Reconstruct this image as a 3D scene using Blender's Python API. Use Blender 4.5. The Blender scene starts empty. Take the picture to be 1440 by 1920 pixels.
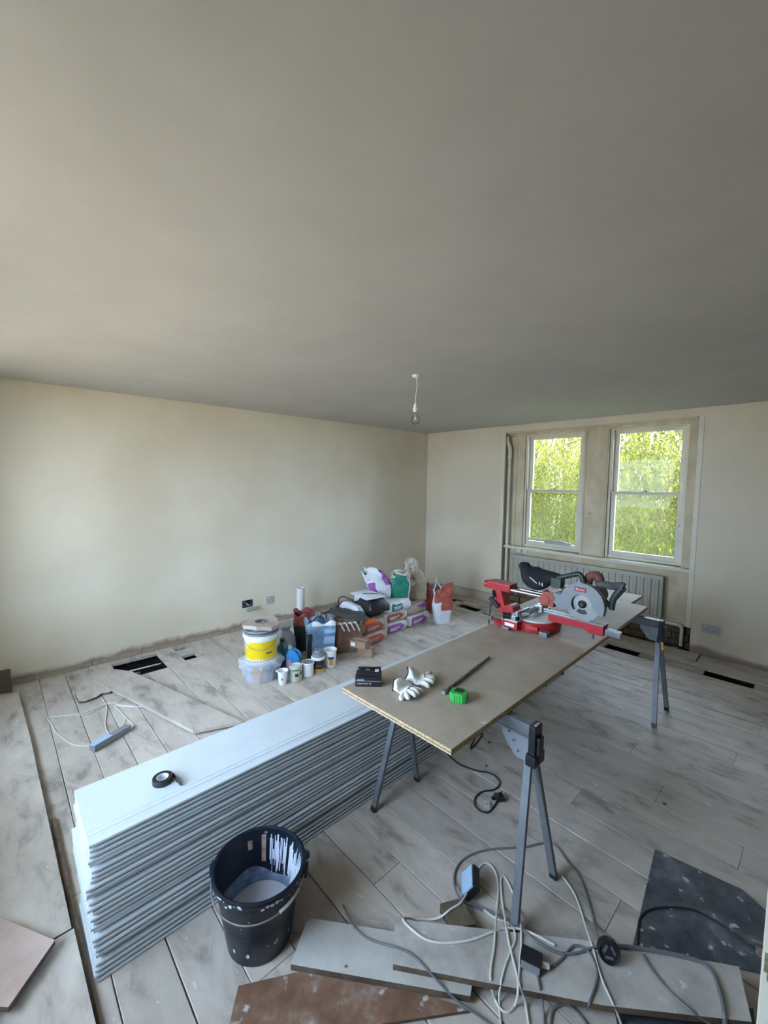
import bpy, bmesh, math, random
import numpy as np
from mathutils import Vector, Matrix, noise as mnoise
random.seed(7); rng = np.random.default_rng(7)
SC = bpy.context.scene; COL = SC.collection
PI = math.pi

# ------------------------------------------------------------------ camera
CF, CYAW, CPIT, CROLL = 787.036, 0.816787, 0.074239, 0.012761
CAM = Vector((4.48901, -5.16002, 1.7)); CH = 2.463
fw = Vector((-math.sin(CYAW)*math.cos(CPIT), math.cos(CYAW)*math.cos(CPIT), -math.sin(CPIT)))
rt = fw.cross(Vector((0, 0, 1))).normalized(); up = rt.cross(fw)
c_, s_ = math.cos(CROLL), math.sin(CROLL)
rt, up = c_*rt + s_*up, -s_*rt + c_*up
cam = bpy.data.cameras.new('camera'); cam_o = bpy.data.objects.new('camera', cam); COL.objects.link(cam_o)
cam_o.matrix_world = Matrix.Translation(CAM) @ Matrix((rt, up, -fw)).transposed().to_4x4()
cam.sensor_fit = 'HORIZONTAL'; cam.sensor_width = 36; cam.lens = CF/1440*36
cam.clip_start = .02; cam.clip_end = 200
SC.camera = cam_o

def ray(px, py): return fw + rt*((px-720)/CF) - up*((py-960)/CF)
def PZ(px, py, z=0.0):
    "point of the plane at height z that is seen at (px, py) of the photograph"
    d = ray(px, py); return CAM + d*((z-CAM.z)/d.z)
def PX(px, py, x=0.0):
    d = ray(px, py); return CAM + d*((x-CAM.x)/d.x)
def PY(px, py, y=0.0):
    d = ray(px, py); return CAM + d*((y-CAM.y)/d.y)

# ------------------------------------------------------------------ light
SC.view_settings.view_transform = 'Standard'; SC.view_settings.look = 'None'
SC.view_settings.gamma = 1; SC.view_settings.use_curve_mapping = False
SC.view_settings.exposure = 0.42
W = bpy.data.worlds.new('sky'); SC.world = W; W.use_nodes = True
bg = W.node_tree.nodes['Background']; bg.inputs[0].default_value = (0.55, 0.745, 1.0, 1); bg.inputs[1].default_value = 15.0
sun = bpy.data.lights.new('sun', 'SUN'); sun.energy = 55; sun.color = (1.0, .93, .78); sun.angle = .01
sun_o = bpy.data.objects.new('sun', sun); COL.objects.link(sun_o)
sun_o.rotation_euler = Vector((-1.0, -.12, -.95)).to_track_quat('-Z', 'Y').to_euler()

# ------------------------------------------------------------------ materials
def mat(name, col, rough=.6, metal=0, spec=.5):
    m = bpy.data.materials.new(name); m.use_nodes = True
    b = m.node_tree.nodes['Principled BSDF']
    b.inputs['Base Color'].default_value = (*col, 1); b.inputs['Roughness'].default_value = rough
    b.inputs['Metallic'].default_value = metal; b.inputs['Specular IOR Level'].default_value = spec
    m.diffuse_color = (*col, 1)
    return m
def N(m, t, **kw):
    n = m.node_tree.nodes.new(t)
    for k, v in kw.items(): setattr(n, k, v)
    return n
def L(m, a, b): m.node_tree.links.new(a, b)
def tex(name, cols, scale=(1, 1, 1), nscale=6, detail=6, rough=.7, bump=.15, stops=(.35, .65), metal=0,
        speck=None, speck_scale=60, speck_t=.72, rand=0.0, coord='Object', spec=.4, dist=.0, bumpdist=.004):
    "procedural material: two or three colours mixed by stretched noise, optional specks, optional per object shade"
    m = mat(name, cols[0], rough, metal, spec); b = m.node_tree.nodes['Principled BSDF']
    tc = N(m, 'ShaderNodeTexCoord'); mp = N(m, 'ShaderNodeMapping'); mp.inputs['Scale'].default_value = scale
    L(m, tc.outputs[coord], mp.inputs[0])
    src = mp.outputs[0]
    oi = N(m, 'ShaderNodeObjectInfo')
    if rand:
        va = N(m, 'ShaderNodeVectorMath', operation='SCALE'); va.inputs[0].default_value = (17, 31, 13)
        L(m, oi.outputs['Random'], va.inputs['Scale'])
        ad = N(m, 'ShaderNodeVectorMath', operation='ADD'); L(m, src, ad.inputs[0]); L(m, va.outputs[0], ad.inputs[1]); src = ad.outputs[0]
    nz = N(m, 'ShaderNodeTexNoise'); nz.inputs['Scale'].default_value = nscale; nz.inputs['Detail'].default_value = detail
    nz.inputs['Roughness'].default_value = .65; nz.inputs['Distortion'].default_value = dist
    L(m, src, nz.inputs['Vector'])
    rp = N(m, 'ShaderNodeValToRGB'); e = rp.color_ramp.elements
    e[0].position, e[1].position = stops; e[0].color = (*cols[0], 1); e[1].color = (*cols[1], 1)
    if len(cols) > 2:
        x = e.new((stops[0]+stops[1])/2); x.color = (*cols[2], 1)
    L(m, nz.outputs[0], rp.inputs[0]); out = rp.outputs[0]
    if speck:
        n2 = N(m, 'ShaderNodeTexNoise'); n2.inputs['Scale'].default_value = speck_scale; n2.inputs['Detail'].default_value = 3
        L(m, src if rand else tc.outputs[coord], n2.inputs['Vector'])
        r2 = N(m, 'ShaderNodeValToRGB'); r2.color_ramp.elements[0].position = speck_t-.03; r2.color_ramp.elements[1].position = speck_t+.03
        L(m, n2.outputs[0], r2.inputs[0])
        mx = N(m, 'ShaderNodeMix', data_type='RGBA'); L(m, r2.outputs[0], mx.inputs[0]); L(m, out, mx.inputs[6]); mx.inputs[7].default_value = (*speck, 1)
        out = mx.outputs[2]
    if rand:
        mr = N(m, 'ShaderNodeMapRange'); L(m, oi.outputs['Random'], mr.inputs[0]); mr.inputs[3].default_value = 1-rand; mr.inputs[4].default_value = 1+rand
        hs = N(m, 'ShaderNodeHueSaturation'); L(m, mr.outputs[0], hs.inputs['Value']); L(m, out, hs.inputs['Color']); out = hs.outputs[0]
    L(m, out, b.inputs['Base Color'])
    if bump:
        bp = N(m, 'ShaderNodeBump'); bp.inputs['Strength'].default_value = bump; bp.inputs['Distance'].default_value = bumpdist
        L(m, nz.outputs[0], bp.inputs['Height']); L(m, bp.outputs[0], b.inputs['Normal'])
    return m

M = {}
M['ceiling'] = tex('ceiling_plaster', [(.50, .475, .45), (.54, .515, .49)], nscale=3, bump=.05, rough=.9)
M['board_floor'] = tex('dusty_floorboard', [(.23, .195, .17), (.58, .51, .445), (.48, .42, .365)], scale=(1.6, 3.6, 3.6), nscale=2.4, detail=12, rough=.8,
                       bump=.3, stops=(.28, .66), speck=(.66, .62, .58), speck_scale=14, speck_t=.715, rand=.09, dist=.4)
M['joist'] = tex('joist_timber', [(.22, .17, .12), (.42, .34, .26)], scale=(8, 1, 8), nscale=3, bump=.3)
M['joist_dusty'] = tex('dusty_lath', [(.20, .18, .155), (.34, .31, .27)], nscale=6, bump=.3)
M['void'] = tex('void_shade', [(.012, .010, .008), (.03, .025, .02)], nscale=20, bump=.6, rough=1)  # near-black tone stands in for the darkness under the floor
M['trim_white'] = tex('aged_white_gloss', [(.66, .60, .47), (.76, .70, .57)], nscale=4, bump=.12, rough=.45, speck=(.38, .32, .24), speck_scale=9, speck_t=.74)
M['trim_worn'] = tex('worn_sash_box_paint', [(.52, .43, .29), (.70, .60, .43)], scale=(2, 2, 1), nscale=3, bump=.15, rough=.6, speck=(.16, .11, .07), speck_scale=7, speck_t=.73)
M['rad'] = tex('radiator_enamel', [(.38, .355, .29), (.47, .44, .36)], nscale=3, bump=.04, rough=.4)
M['rubble'] = tex('brown_masonry', [(.07, .048, .03), (.20, .145, .09)], nscale=9, bump=1, rough=1, rand=.3)
M['chip'] = tex('chipboard_face', [(.36, .29, .225), (.50, .42, .34), (.43, .355, .28)], nscale=3.5, detail=10, bump=.15, rough=.65, stops=(.32, .66),
                speck=(.62, .585, .54), speck_scale=14, speck_t=.72)
M['chip_edge'] = tex('chipboard_raw_edge', [(.30, .20, .11), (.66, .52, .34)], nscale=120, detail=4, bump=.6, rough=.9)
M['mdf_white'] = tex('white_primer', [(.54, .58, .61), (.59, .63, .66)], nscale=5, bump=.03, rough=.38)
M['mdf_raw'] = tex('raw_mdf', [(.30, .235, .17), (.40, .32, .24)], nscale=30, bump=.1, rough=.9)
M['galv'] = tex('painted_grey_steel', [(.15, .16, .18), (.21, .22, .24)], nscale=8, bump=.05, rough=.42, metal=.35)
M['galv_light'] = tex('light_grey_steel', [(.26, .28, .31), (.32, .34, .38)], nscale=8, bump=.05, rough=.4, metal=.3)
M['steel_bright'] = mat('bright_steel', (.55, .55, .56), .22, 1)
M['blade'] = mat('brushed_blade', (.30, .30, .31), .32, 1)
M['steel_dull'] = tex('dull_steel', [(.30, .31, .32), (.42, .43, .44)], nscale=20, bump=.05, rough=.35, metal=.8)
M['black'] = mat('black_plastic', (.014, .014, .016), .42)
M['blackmatt'] = tex('black_fabric', [(.010, .010, .012), (.022, .022, .026)], nscale=30, bump=.4, rough=.9)
M['yellow'] = mat('yellow_plastic', (.80, .50, .02), .45)
M['red'] = tex('red_paint', [(.36, .012, .018), (.44, .02, .025)], nscale=10, bump=.03, rough=.38)
M['redder'] = tex('red_brown_casting', [(.28, .05, .035), (.40, .08, .05)], nscale=12, bump=.1, rough=.5)
M['green'] = tex('green_rubber', [(.03, .34, .05), (.04, .42, .07)], nscale=25, bump=.1, rough=.45)
M['darkgreen'] = mat('dark_green_plastic', (.02, .035, .028), .45)
M['cream'] = tex('cream_door_paint', [(.70, .66, .55), (.76, .72, .61)], nscale=3, bump=.06, rough=.45)
M['rust'] = tex('rusty_metal', [(.10, .07, .05), (.35, .28, .20)], nscale=80, bump=.6, rough=.8, metal=.3)
M['white'] = mat('white_plastic', (.78, .78, .77), .4)
M['plate'] = mat('socket_plastic', (.42, .42, .40), .4)
M['offwhite'] = tex('off_white_plastic', [(.62, .61, .57), (.70, .69, .65)], nscale=20, bump=.05, rough=.5)
M['glove'] = tex('white_leather_glove', [(.60, .58, .52), (.76, .74, .69)], nscale=14, bump=.5, rough=.8)
M['cable_w'] = mat('cream_cable', (.70, .68, .62), .45)
M['cable_g'] = mat('grey_cable', (.16, .165, .175), .45)
M['cable_k'] = mat('black_cable', (.018, .018, .02), .4)
M['card'] = tex('brown_cardboard', [(.27, .17, .105), (.34, .22, .14)], nscale=10, bump=.06, rough=.85)
M['paper_brown'] = tex('brown_paper', [(.13, .070, .045), (.22, .125, .08)], nscale=7, bump=.5, rough=.85)
M['sack'] = tex('sack_paper', [(.52, .47, .42), (.68, .63, .58)], nscale=7, bump=.4, rough=.85)
M['sack_tan'] = tex('tan_sack_paper', [(.34, .27, .20), (.50, .41, .32)], nscale=7, bump=.4, rough=.85)
M['sack_white'] = tex('white_sack_paper', [(.62, .63, .66), (.74, .75, .78)], nscale=7, bump=.3, rough=.75)
def ink(n, a, b): return tex(n, [a, b], nscale=14, bump=.25, rough=.75)
M['purple'] = ink('purple_print', (.25, .07, .28), (.36, .13, .40))
M['redprint'] = ink('red_print', (.34, .065, .045), (.46, .12, .08))
M['greenprint'] = ink('green_print', (.015, .15, .10), (.03, .24, .16))
M['crumple'] = tex('crumpled_lining', [(.20, .13, .09), (.60, .54, .46)], nscale=10, bump=.8, rough=.9, stops=(.42, .55))
M['yellowprint'] = mat('yellow_print', (.80, .56, .005), .4)
M['orangeprint'] = mat('orange_print', (.65, .33, .03), .5)
M['blueprint'] = mat('navy_print', (.02, .03, .12), .5)
M['bluelabel'] = tex('blue_print', [(.06, .11, .34), (.38, .42, .56)], nscale=12, bump=0, stops=(.45, .55), rough=.5)
M['greylid'] = mat('grey_lid', (.10, .105, .115), .5)
M['midgrey'] = mat('mid_grey_plastic', (.22, .23, .25), .5)
M['jugblue'] = mat('blue_jug_plastic', (.045, .26, .60), .35)
M['teal'] = mat('dark_teal_plastic', (.03, .10, .12), .35)
M['pink'] = mat('pink_label', (.62, .32, .52), .5)
M['palegreen'] = tex('pale_green_tin', [(.46, .50, .38), (.56, .60, .47)], nscale=8, bump=.02, rough=.4)
M['darkprint'] = mat('dark_print', (.025, .02, .022), .5)
M['bagblue'] = tex('pale_blue_bag', [(.10, .17, .27), (.34, .45, .58), (.20, .30, .43)], nscale=6, bump=.5, rough=.5)
M['bagred'] = tex('red_dark_bag', [(.20, .04, .03), (.26, .06, .045)], nscale=6, bump=.3, rough=.5)
M['bagdark'] = tex('dark_printed_bag', [(.012, .014, .010), (.05, .05, .03)], nscale=9, bump=.3, rough=.5)
M['film_grey'] = tex('grey_polythene', [(.34, .35, .36), (.55, .56, .57)], nscale=8, bump=.5, rough=.35)
M['orange'] = mat('orange_plastic', (.60, .10, .02), .45)
M['darkgrey'] = tex('dark_grey_cloth', [(.05, .05, .052), (.11, .108, .10)], nscale=14, bump=.5, rough=.8)
M['paper'] = mat('white_paper', (.66, .66, .74), .7)
M['bucket'] = tex('black_bucket_plastic', [(.006, .010, .018), (.013, .018, .030)], nscale=6, bump=.08, rough=.35, speck=(.62, .65, .70), speck_scale=17, speck_t=.735, spec=.3)
M['water'] = mat('milky_water', (.50, .50, .53), .35)
M['dripwhite'] = mat('white_paint_drip', (.55, .60, .72), .45)
M['plywood'] = tex('bare_board', [(.44, .42, .385), (.60, .585, .55)], scale=(1, 1, 1), nscale=4, bump=.15, rough=.8, speck=(.16, .13, .10), speck_scale=9, speck_t=.76)
M['board_dusty'] = tex('dusty_offcut', [(.36, .33, .30), (.58, .545, .505), (.50, .465, .43)], nscale=5, bump=.3, rough=.85, speck=(.60, .59, .57), speck_scale=30, speck_t=.70)
M['edge_wood'] = tex('dark_board_edge', [(.07, .05, .035), (.17, .12, .08)], nscale=12, bump=.4, rough=.9)
M['brownboard'] = tex('brown_stained_board', [(.17, .085, .05), (.42, .35, .30), (.24, .135, .09)], nscale=7, detail=10, bump=.2, rough=.6, stops=(.38, .66), speck=(.56, .52, .49), speck_scale=16, speck_t=.66)
M['pinkboard'] = tex('pinkish_plaster_offcut', [(.46, .33, .28), (.58, .46, .41)], nscale=4, bump=.2, rough=.85)
M['slate'] = tex('dark_speckled_vinyl', [(.030, .033, .043), (.21, .215, .23), (.075, .08, .09)], nscale=6, detail=12, bump=.1, rough=.6, stops=(.36, .70), speck=(.42, .43, .46), speck_scale=22, speck_t=.665)
M['block'] = tex('dark_wood_block', [(.10, .075, .05), (.17, .13, .09)], nscale=12, bump=.3, rough=.9)
M['sky_blue_plastic'] = mat('pale_blue_socket_face', (.36, .50, .70), .4)
M['cardbeige'] = tex('beige_board', [(.40, .33, .27), (.52, .44, .37)], nscale=9, bump=.1, rough=.85)
M['bounce_paving'] = tex('warm_bounce_paving', [(.21, .175, .13), (.26, .215, .165)], nscale=3, bump=.3, rough=.9)  # warm tone chosen to throw light up into the room
M['grass'] = tex('lawn', [(.02, .035, .004), (.04, .06, .006)], nscale=3, bump=.3, rough=.9)
M['bark'] = tex('bark', [(.06, .045, .03), (.14, .11, .08)], nscale=12, bump=.8, rough=.9)
M['ext'] = tex('exterior_stone', [(.30, .27, .22), (.42, .38, .31)], nscale=6, bump=.4, rough=.9)

def wall_material():
    m = mat('matt_plaster', (.66, .60, .50), .9)
    b = m.node_tree.nodes['Principled BSDF']; g = N(m, 'ShaderNodeNewGeometry'); sp = N(m, 'ShaderNodeSeparateXYZ'); L(m, g.outputs['Position'], sp.inputs[0])
    nz = N(m, 'ShaderNodeTexNoise'); nz.inputs['Scale'].default_value = 1.3; nz.inputs['Detail'].default_value = 5; L(m, g.outputs['Position'], nz.inputs['Vector'])
    rp = N(m, 'ShaderNodeValToRGB'); rp.color_ramp.elements[0].position = .38; rp.color_ramp.elements[1].position = .62
    rp.color_ramp.elements[0].color = (.68, .59, .455, 1); rp.color_ramp.elements[1].color = (.735, .655, .52, 1); L(m, nz.outputs[0], rp.inputs[0])
    # bare pinkish undercoat left in a ragged band along the foot of the wall
    n2 = N(m, 'ShaderNodeTexNoise'); n2.inputs['Scale'].default_value = 5; n2.inputs['Detail'].default_value = 8; L(m, g.outputs['Position'], n2.inputs['Vector'])
    ma = N(m, 'ShaderNodeMath', operation='MULTIPLY_ADD'); L(m, n2.outputs[0], ma.inputs[0]); ma.inputs[1].default_value = -.16; L(m, sp.outputs['Z'], ma.inputs[2])
    r2 = N(m, 'ShaderNodeMapRange'); L(m, ma.outputs[0], r2.inputs[0]); r2.inputs[1].default_value = -.045; r2.inputs[2].default_value = .0; r2.inputs[3].default_value = 1; r2.inputs[4].default_value = 0
    mx = N(m, 'ShaderNodeMix', data_type='RGBA'); L(m, r2.outputs[0], mx.inputs[0]); L(m, rp.outputs[0], mx.inputs[6]); mx.inputs[7].default_value = (.33, .24, .19, 1)
    L(m, mx.outputs[2], b.inputs['Base Color'])
    bp = N(m, 'ShaderNodeBump'); bp.inputs['Strength'].default_value = .06; L(m, n2.outputs[0], bp.inputs['Height']); L(m, bp.outputs[0], b.inputs['Normal'])
    return m
M['wall'] = wall_material()

def leaf_material(name, c, t):
    m = mat(name, c, .8, 0, .1); nt = m.node_tree; b = nt.nodes['Principled BSDF']
    g = N(m, 'ShaderNodeNewGeometry')
    hs = N(m, 'ShaderNodeHueSaturation'); mr = N(m, 'ShaderNodeMapRange'); L(m, g.outputs['Random Per Island'], mr.inputs[0]); mr.inputs[3].default_value = .25; mr.inputs[4].default_value = 2.3  # wide value range paints bright highlights and darks into the leaves
    L(m, mr.outputs[0], hs.inputs['Value']); hs.inputs['Color'].default_value = (*c, 1); L(m, hs.outputs[0], b.inputs['Base Color'])
    tr = N(m, 'ShaderNodeBsdfTranslucent'); h2 = N(m, 'ShaderNodeHueSaturation'); L(m, mr.outputs[0], h2.inputs['Value']); h2.inputs['Color'].default_value = (*t, 1); L(m, h2.outputs[0], tr.inputs[0])
    mx = N(m, 'ShaderNodeMixShader'); mx.inputs[0].default_value = .5
    L(m, b.outputs[0], mx.inputs[1]); L(m, tr.outputs[0], mx.inputs[2]); L(m, mx.outputs[0], nt.nodes['Material Output'].inputs[0])
    return m
M['leaf_willow'] = leaf_material('willow_leaf', (.030, .033, .002), (.14, .125, .002))
M['leaf_bush'] = leaf_material('bush_leaf', (.045, .058, .002), (.18, .19, .002))

def glass_material(name, haze):
    m = bpy.data.materials.new(name); m.use_nodes = True; nt = m.node_tree; nt.nodes.clear()
    o = N(m, 'ShaderNodeOutputMaterial'); t = N(m, 'ShaderNodeBsdfTransparent'); g = N(m, 'ShaderNodeBsdfGlossy'); g.inputs['Roughness'].default_value = .02
    f = N(m, 'ShaderNodeFresnel'); f.inputs[0].default_value = 1.2
    a = N(m, 'ShaderNodeMixShader'); L(m, f.outputs[0], a.inputs[0]); L(m, t.outputs[0], a.inputs[1]); L(m, g.outputs[0], a.inputs[2])
    d = N(m, 'ShaderNodeBsdfTranslucent'); d.inputs[0].default_value = (.45, .48, .22, 1)  # patchy yellow-green haze mixed into the panes by noise
    tc = N(m, 'ShaderNodeNewGeometry'); nz = N(m, 'ShaderNodeTexNoise'); nz.inputs['Scale'].default_value = 1.8; L(m, tc.outputs['Position'], nz.inputs['Vector'])
    mr = N(m, 'ShaderNodeMapRange'); L(m, nz.outputs[0], mr.inputs[0]); mr.inputs[1].default_value = .42; mr.inputs[2].default_value = .62; mr.inputs[3].default_value = .04; mr.inputs[4].default_value = haze
    b = N(m, 'ShaderNodeMixShader'); L(m, mr.outputs[0], b.inputs[0]); L(m, a.outputs[0], b.inputs[1]); L(m, d.outputs[0], b.inputs[2])
    L(m, b.outputs[0], o.inputs[0]); return m
M['glass'] = glass_material('hazy_window_glass', .07)
M['clear'] = glass_material('clear_glass', .04)
def film_material():
    m = bpy.data.materials.new('clear_polythene'); m.use_nodes = True; nt = m.node_tree; b = nt.nodes['Principled BSDF']
    b.inputs['Base Color'].default_value = (.75, .76, .82, 1); b.inputs['Roughness'].default_value = .25
    t = N(m, 'ShaderNodeBsdfTransparent'); mx = N(m, 'ShaderNodeMixShader'); mx.inputs[0].default_value = .42
    L(m, t.outputs[0], mx.inputs[1]); L(m, b.outputs[0], mx.inputs[2]); L(m, mx.outputs[0], nt.nodes['Material Output'].inputs[0]); return m
M['film'] = film_material()

# ------------------------------------------------------------------ geometry helpers
class G:
    "collects shapes; build() links them as one mesh object"
    def __init__(s): s.v = []; s.f = []; s.mi = []
    def add(s, v, f, mi=0):
        o = len(s.v); s.v += [tuple(p) for p in v]; s.f += [tuple(i+o for i in q) for q in f]; s.mi += [mi]*len(f); return s
    def box(s, x0, x1, y0, y1, z0, z1, mi=0, T=None):
        v = [Vector(p) for p in ((x0,y0,z0),(x1,y0,z0),(x1,y1,z0),(x0,y1,z0),(x0,y0,z1),(x1,y0,z1),(x1,y1,z1),(x0,y1,z1))]
        if T is not None: v = [T @ p for p in v]
        return s.add(v, [(0,3,2,1),(4,5,6,7),(0,1,5,4),(1,2,6,5),(2,3,7,6),(3,0,4,7)], mi)
    def prism(s, poly, h0, h1, axis='z', mi=0, T=None):
        "poly of 2D points (counter-clockwise) extruded from h0 to h1 along the axis"
        def mk(p, h): return {'z': (p[0], p[1], h), 'y': (p[0], h, p[1]), 'x': (h, p[0], p[1])}[axis]
        n = len(poly); v = [Vector(mk(p, h0)) for p in poly] + [Vector(mk(p, h1)) for p in poly]
        if T is not None: v = [T @ p for p in v]
        f = [tuple(range(n-1, -1, -1)), tuple(range(n, 2*n))] + [(i, (i+1) % n, n+(i+1) % n, n+i) for i in range(n)]
        return s.add(v, f, mi)
    def lathe(s, prof, seg=28, T=None, mi=0, wob=None, mis=None, closed=False):
        v = []; f = []
        for j, (r, z) in enumerate(prof):
            for i in range(seg):
                a = 2*PI*i/seg; rr = r*(wob(a, z) if wob else 1); v.append(Vector((rr*math.cos(a), rr*math.sin(a), z)))
        if T is not None: v = [T @ p for p in v]
        o = len(s.v); s.v += [tuple(p) for p in v]
        for j in range(len(prof)-1):
            for i in range(seg):
                k = (i+1) % seg
                s.f.append((o+j*seg+i, o+j*seg+k, o+(j+1)*seg+k, o+(j+1)*seg+i)); s.mi.append(mis[j] if mis else mi)
        if not closed:
            if prof[0][0] > 1e-5: s.f.append(tuple(o+i for i in range(seg-1, -1, -1))); s.mi.append(mis[0] if mis else mi)
            if prof[-1][0] > 1e-5: s.f.append(tuple(o+(len(prof)-1)*seg+i for i in range(seg))); s.mi.append(mis[-1] if mis else mi)
        return s
    def tube(s, pts, r, seg=8, mi=0, smooth=4, flat=1.0):
        pts = [Vector(p) for p in pts]
        if smooth > 1 and len(pts) > 2:
            q = []
            for i in range(len(pts)-1):
                a = pts[max(i-1, 0)]; b = pts[i]; c = pts[i+1]; d = pts[min(i+2, len(pts)-1)]
                for k in range(smooth):
                    t = k/smooth
                    q.append(.5*((2*b)+(c-a)*t+(2*a-5*b+4*c-d)*t*t+(3*b-a-3*c+d)*t**3))
            q.append(pts[-1]); pts = q
        n = len(pts); v = []; f = []; ref = None
        for i, p in enumerate(pts):
            t = (pts[min(i+1, n-1)]-pts[max(i-1, 0)]).normalized()
            if ref is None: ref = t.orthogonal().normalized()
            ref = (ref - t*ref.dot(t))
            ref = ref.normalized() if ref.length > 1e-6 else t.orthogonal().normalized()
            bi = t.cross(ref); rr = r[min(int(i*len(r)/n), len(r)-1)] if isinstance(r, (list, tuple)) else r
            for k in range(seg):
                a = 2*PI*k/seg; v.append(p+ref*math.cos(a)*rr+bi*math.sin(a)*rr*flat)
        for i in range(n-1):
            for k in range(seg):
                l = (k+1) % seg; f.append((i*seg+k, i*seg+l, (i+1)*seg+l, (i+1)*seg+k))
        f += [tuple(range(seg-1, -1, -1)), tuple((n-1)*seg+k for k in range(seg))]
        return s.add(v, f, mi)
    def cyl(s, p, q, r, seg=16, mi=0, r2=None):
        p = Vector(p); q = Vector(q); d = q-p
        T = Matrix.Translation(p) @ d.to_track_quat('Z', 'Y').to_matrix().to_4x4()
        return s.lathe([(r, 0), (r if r2 is None else r2, d.length)], seg, T, mi)
    def beam(s, p, q, w, h, mi=0, upv=(0, 0, 1)):
        "rectangular bar from p to q"
        p = Vector(p); q = Vector(q); t = (q-p).normalized(); sd = t.cross(Vector(upv)).normalized(); u = sd.cross(t)
        v = [e + sd*a*w/2 + u*b*h/2 for e in (p, q) for a, b in ((-1,-1),(1,-1),(1,1),(-1,1))]
        return s.add(v, [(0,1,2,3),(7,6,5,4),(0,4,5,1),(1,5,6,2),(2,6,7,3),(3,7,4,0)], mi)
    def each(s, name, mats, parent, **k):
        "one object for every separate piece collected"
        n = len(s.v); par = list(range(n))
        def find(a):
            while par[a] != a: par[a] = par[par[a]]; a = par[a]
            return a
        for f in s.f:
            for q in f[1:]: par[find(q)] = find(f[0])
        grp = {}
        for f, m in zip(s.f, s.mi): grp.setdefault(find(f[0]), []).append((f, m))
        out = []
        for fs in grp.values():
            used_ = sorted({i for f, _ in fs for i in f}); mp = {a: b for b, a in enumerate(used_)}; g = G()
            g.v = [s.v[i] for i in used_]; g.f = [tuple(mp[i] for i in f) for f, _ in fs]; g.mi = [m for _, m in fs]
            out.append(g.build(name, mats, parent, **k))
        return out
    def build(s, name, mats, parent=None, smooth=False, bevel=0, label=None, fix=True, sub=0):
        me = bpy.data.meshes.new(name); me.from_pydata(s.v, [], s.f)
        if not isinstance(mats, (list, tuple)): mats = [mats]
        for m in mats: me.materials.append(M[m] if isinstance(m, str) else m)
        me.polygons.foreach_set('material_index', s.mi)
        if bevel or fix or smooth:
            bm = bmesh.new(); bm.from_mesh(me)
            if bevel: bmesh.ops.remove_doubles(bm, verts=bm.verts, dist=1e-6)
            bmesh.ops.recalc_face_normals(bm, faces=bm.faces)
            if bevel:
                ed = [e for e in bm.edges if len(e.link_faces) == 2 and e.calc_face_angle(0) > .6]
                bmesh.ops.bevel(bm, geom=ed, offset=bevel, segments=2, profile=.7, affect='EDGES', clamp_overlap=True)
            if smooth:
                bmesh.ops.remove_doubles(bm, verts=bm.verts, dist=1e-6)
                for fc in bm.faces: fc.smooth = True
                for e in bm.edges:
                    if len(e.link_faces) == 2 and e.calc_face_angle(0) > .7: e.smooth = False
            bm.to_mesh(me); bm.free()
        o = bpy.data.objects.new(name, me); COL.objects.link(o)
        if sub:
            md = o.modifiers.new('s', 'SUBSURF'); md.levels = md.render_levels = sub
        if parent is not None: o.parent = parent
        if label: o['label'] = label
        return o

def tag(o, label, cat, group=None):
    o['label'] = label; o['category'] = cat
    if group: o['group'] = group
    return o
def thing(name, label, cat, loc=(0, 0, 0), rz=0, group=None):
    o = bpy.data.objects.new(name, None); COL.objects.link(o); o.empty_display_size = .05
    o.location = loc; o.rotation_euler = (0, 0, rz); return tag(o, label, cat, group)
def struct(o): o['kind'] = 'structure'; return o
def text(name, s, size, m, parent, T, label=None, align='LEFT', shear=0):
    "flat lettering, turned into a mesh"
    cu = bpy.data.curves.new(name, 'FONT'); cu.body = s; cu.size = size; cu.align_x = align; cu.extrude = .0004; cu.shear = shear; cu.resolution_u = 3
    t = bpy.data.objects.new('t', cu); COL.objects.link(t)
    bpy.context.view_layer.update()
    me = bpy.data.meshes.new_from_object(t.evaluated_get(bpy.context.evaluated_depsgraph_get()))
    bpy.data.objects.remove(t); me.transform(T); me.materials.clear(); me.materials.append(M[m]); me.name = name
    o = bpy.data.objects.new(name, me); COL.objects.link(o); o.parent = parent
    if label: o['label'] = label
    return o
def frame_T(origin, xdir, ydir):
    x = Vector(xdir).normalized(); y = Vector(ydir); y = (y-x*y.dot(x)).normalized(); z = x.cross(y)
    return Matrix.Translation(Vector(origin)) @ Matrix((x, y, z)).transposed().to_4x4()
def Rz(a): return Matrix.Rotation(a, 4, 'Z')
def Tr(*p): return Matrix.Translation(Vector(p))

# ------------------------------------------------------------------ the setting
RX, RY = 7.2, -5.75                         # right wall, near wall
NX0, NX1, NZ1, ND = 1.36, 3.59, 2.378, .15   # niche of the far window
struct(G().box(-.15, RX+.15, RY-.35, .35, CH, CH+.12).build('ceiling', 'ceiling'))
# left wall, with the hole of the open socket box
hy0, hy1, hz0, hz1 = -3.13, -3.0, .235, .322
g = G(); g.box(-.15, 0, RY-.3, hy0, -.3, CH).box(-.15, 0, hy1, .3, -.3, CH).box(-.15, 0, hy0, hy1, -.3, hz0).box(-.15, 0, hy0, hy1, hz1, CH)
struct(g.build('wall_left', 'wall', fix=False))
g = G(); g.box(0, NX0, 0, .3, -.3, CH).box(NX1, RX, 0, .3, -.3, CH).box(NX0, NX1, 0, .3, NZ1, CH)
wall_far = struct(g.build('wall_far', 'wall', fix=False))
struct(G().box(RX, RX+.15, RY-.3, .3, -.3, CH).build('wall_right', 'wall'))
nw = [(.7, 2.05), (2.3, 3.65)]; nz0, nz1 = .55, 2.38   # the near windows behind the camera
g = G(); xs = [0, nw[0][0], nw[0][1], nw[1][0], nw[1][1], RX]
for i in (0, 2, 4): g.box(xs[i], xs[i+1], RY-.3, RY, -.3, CH)
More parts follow.
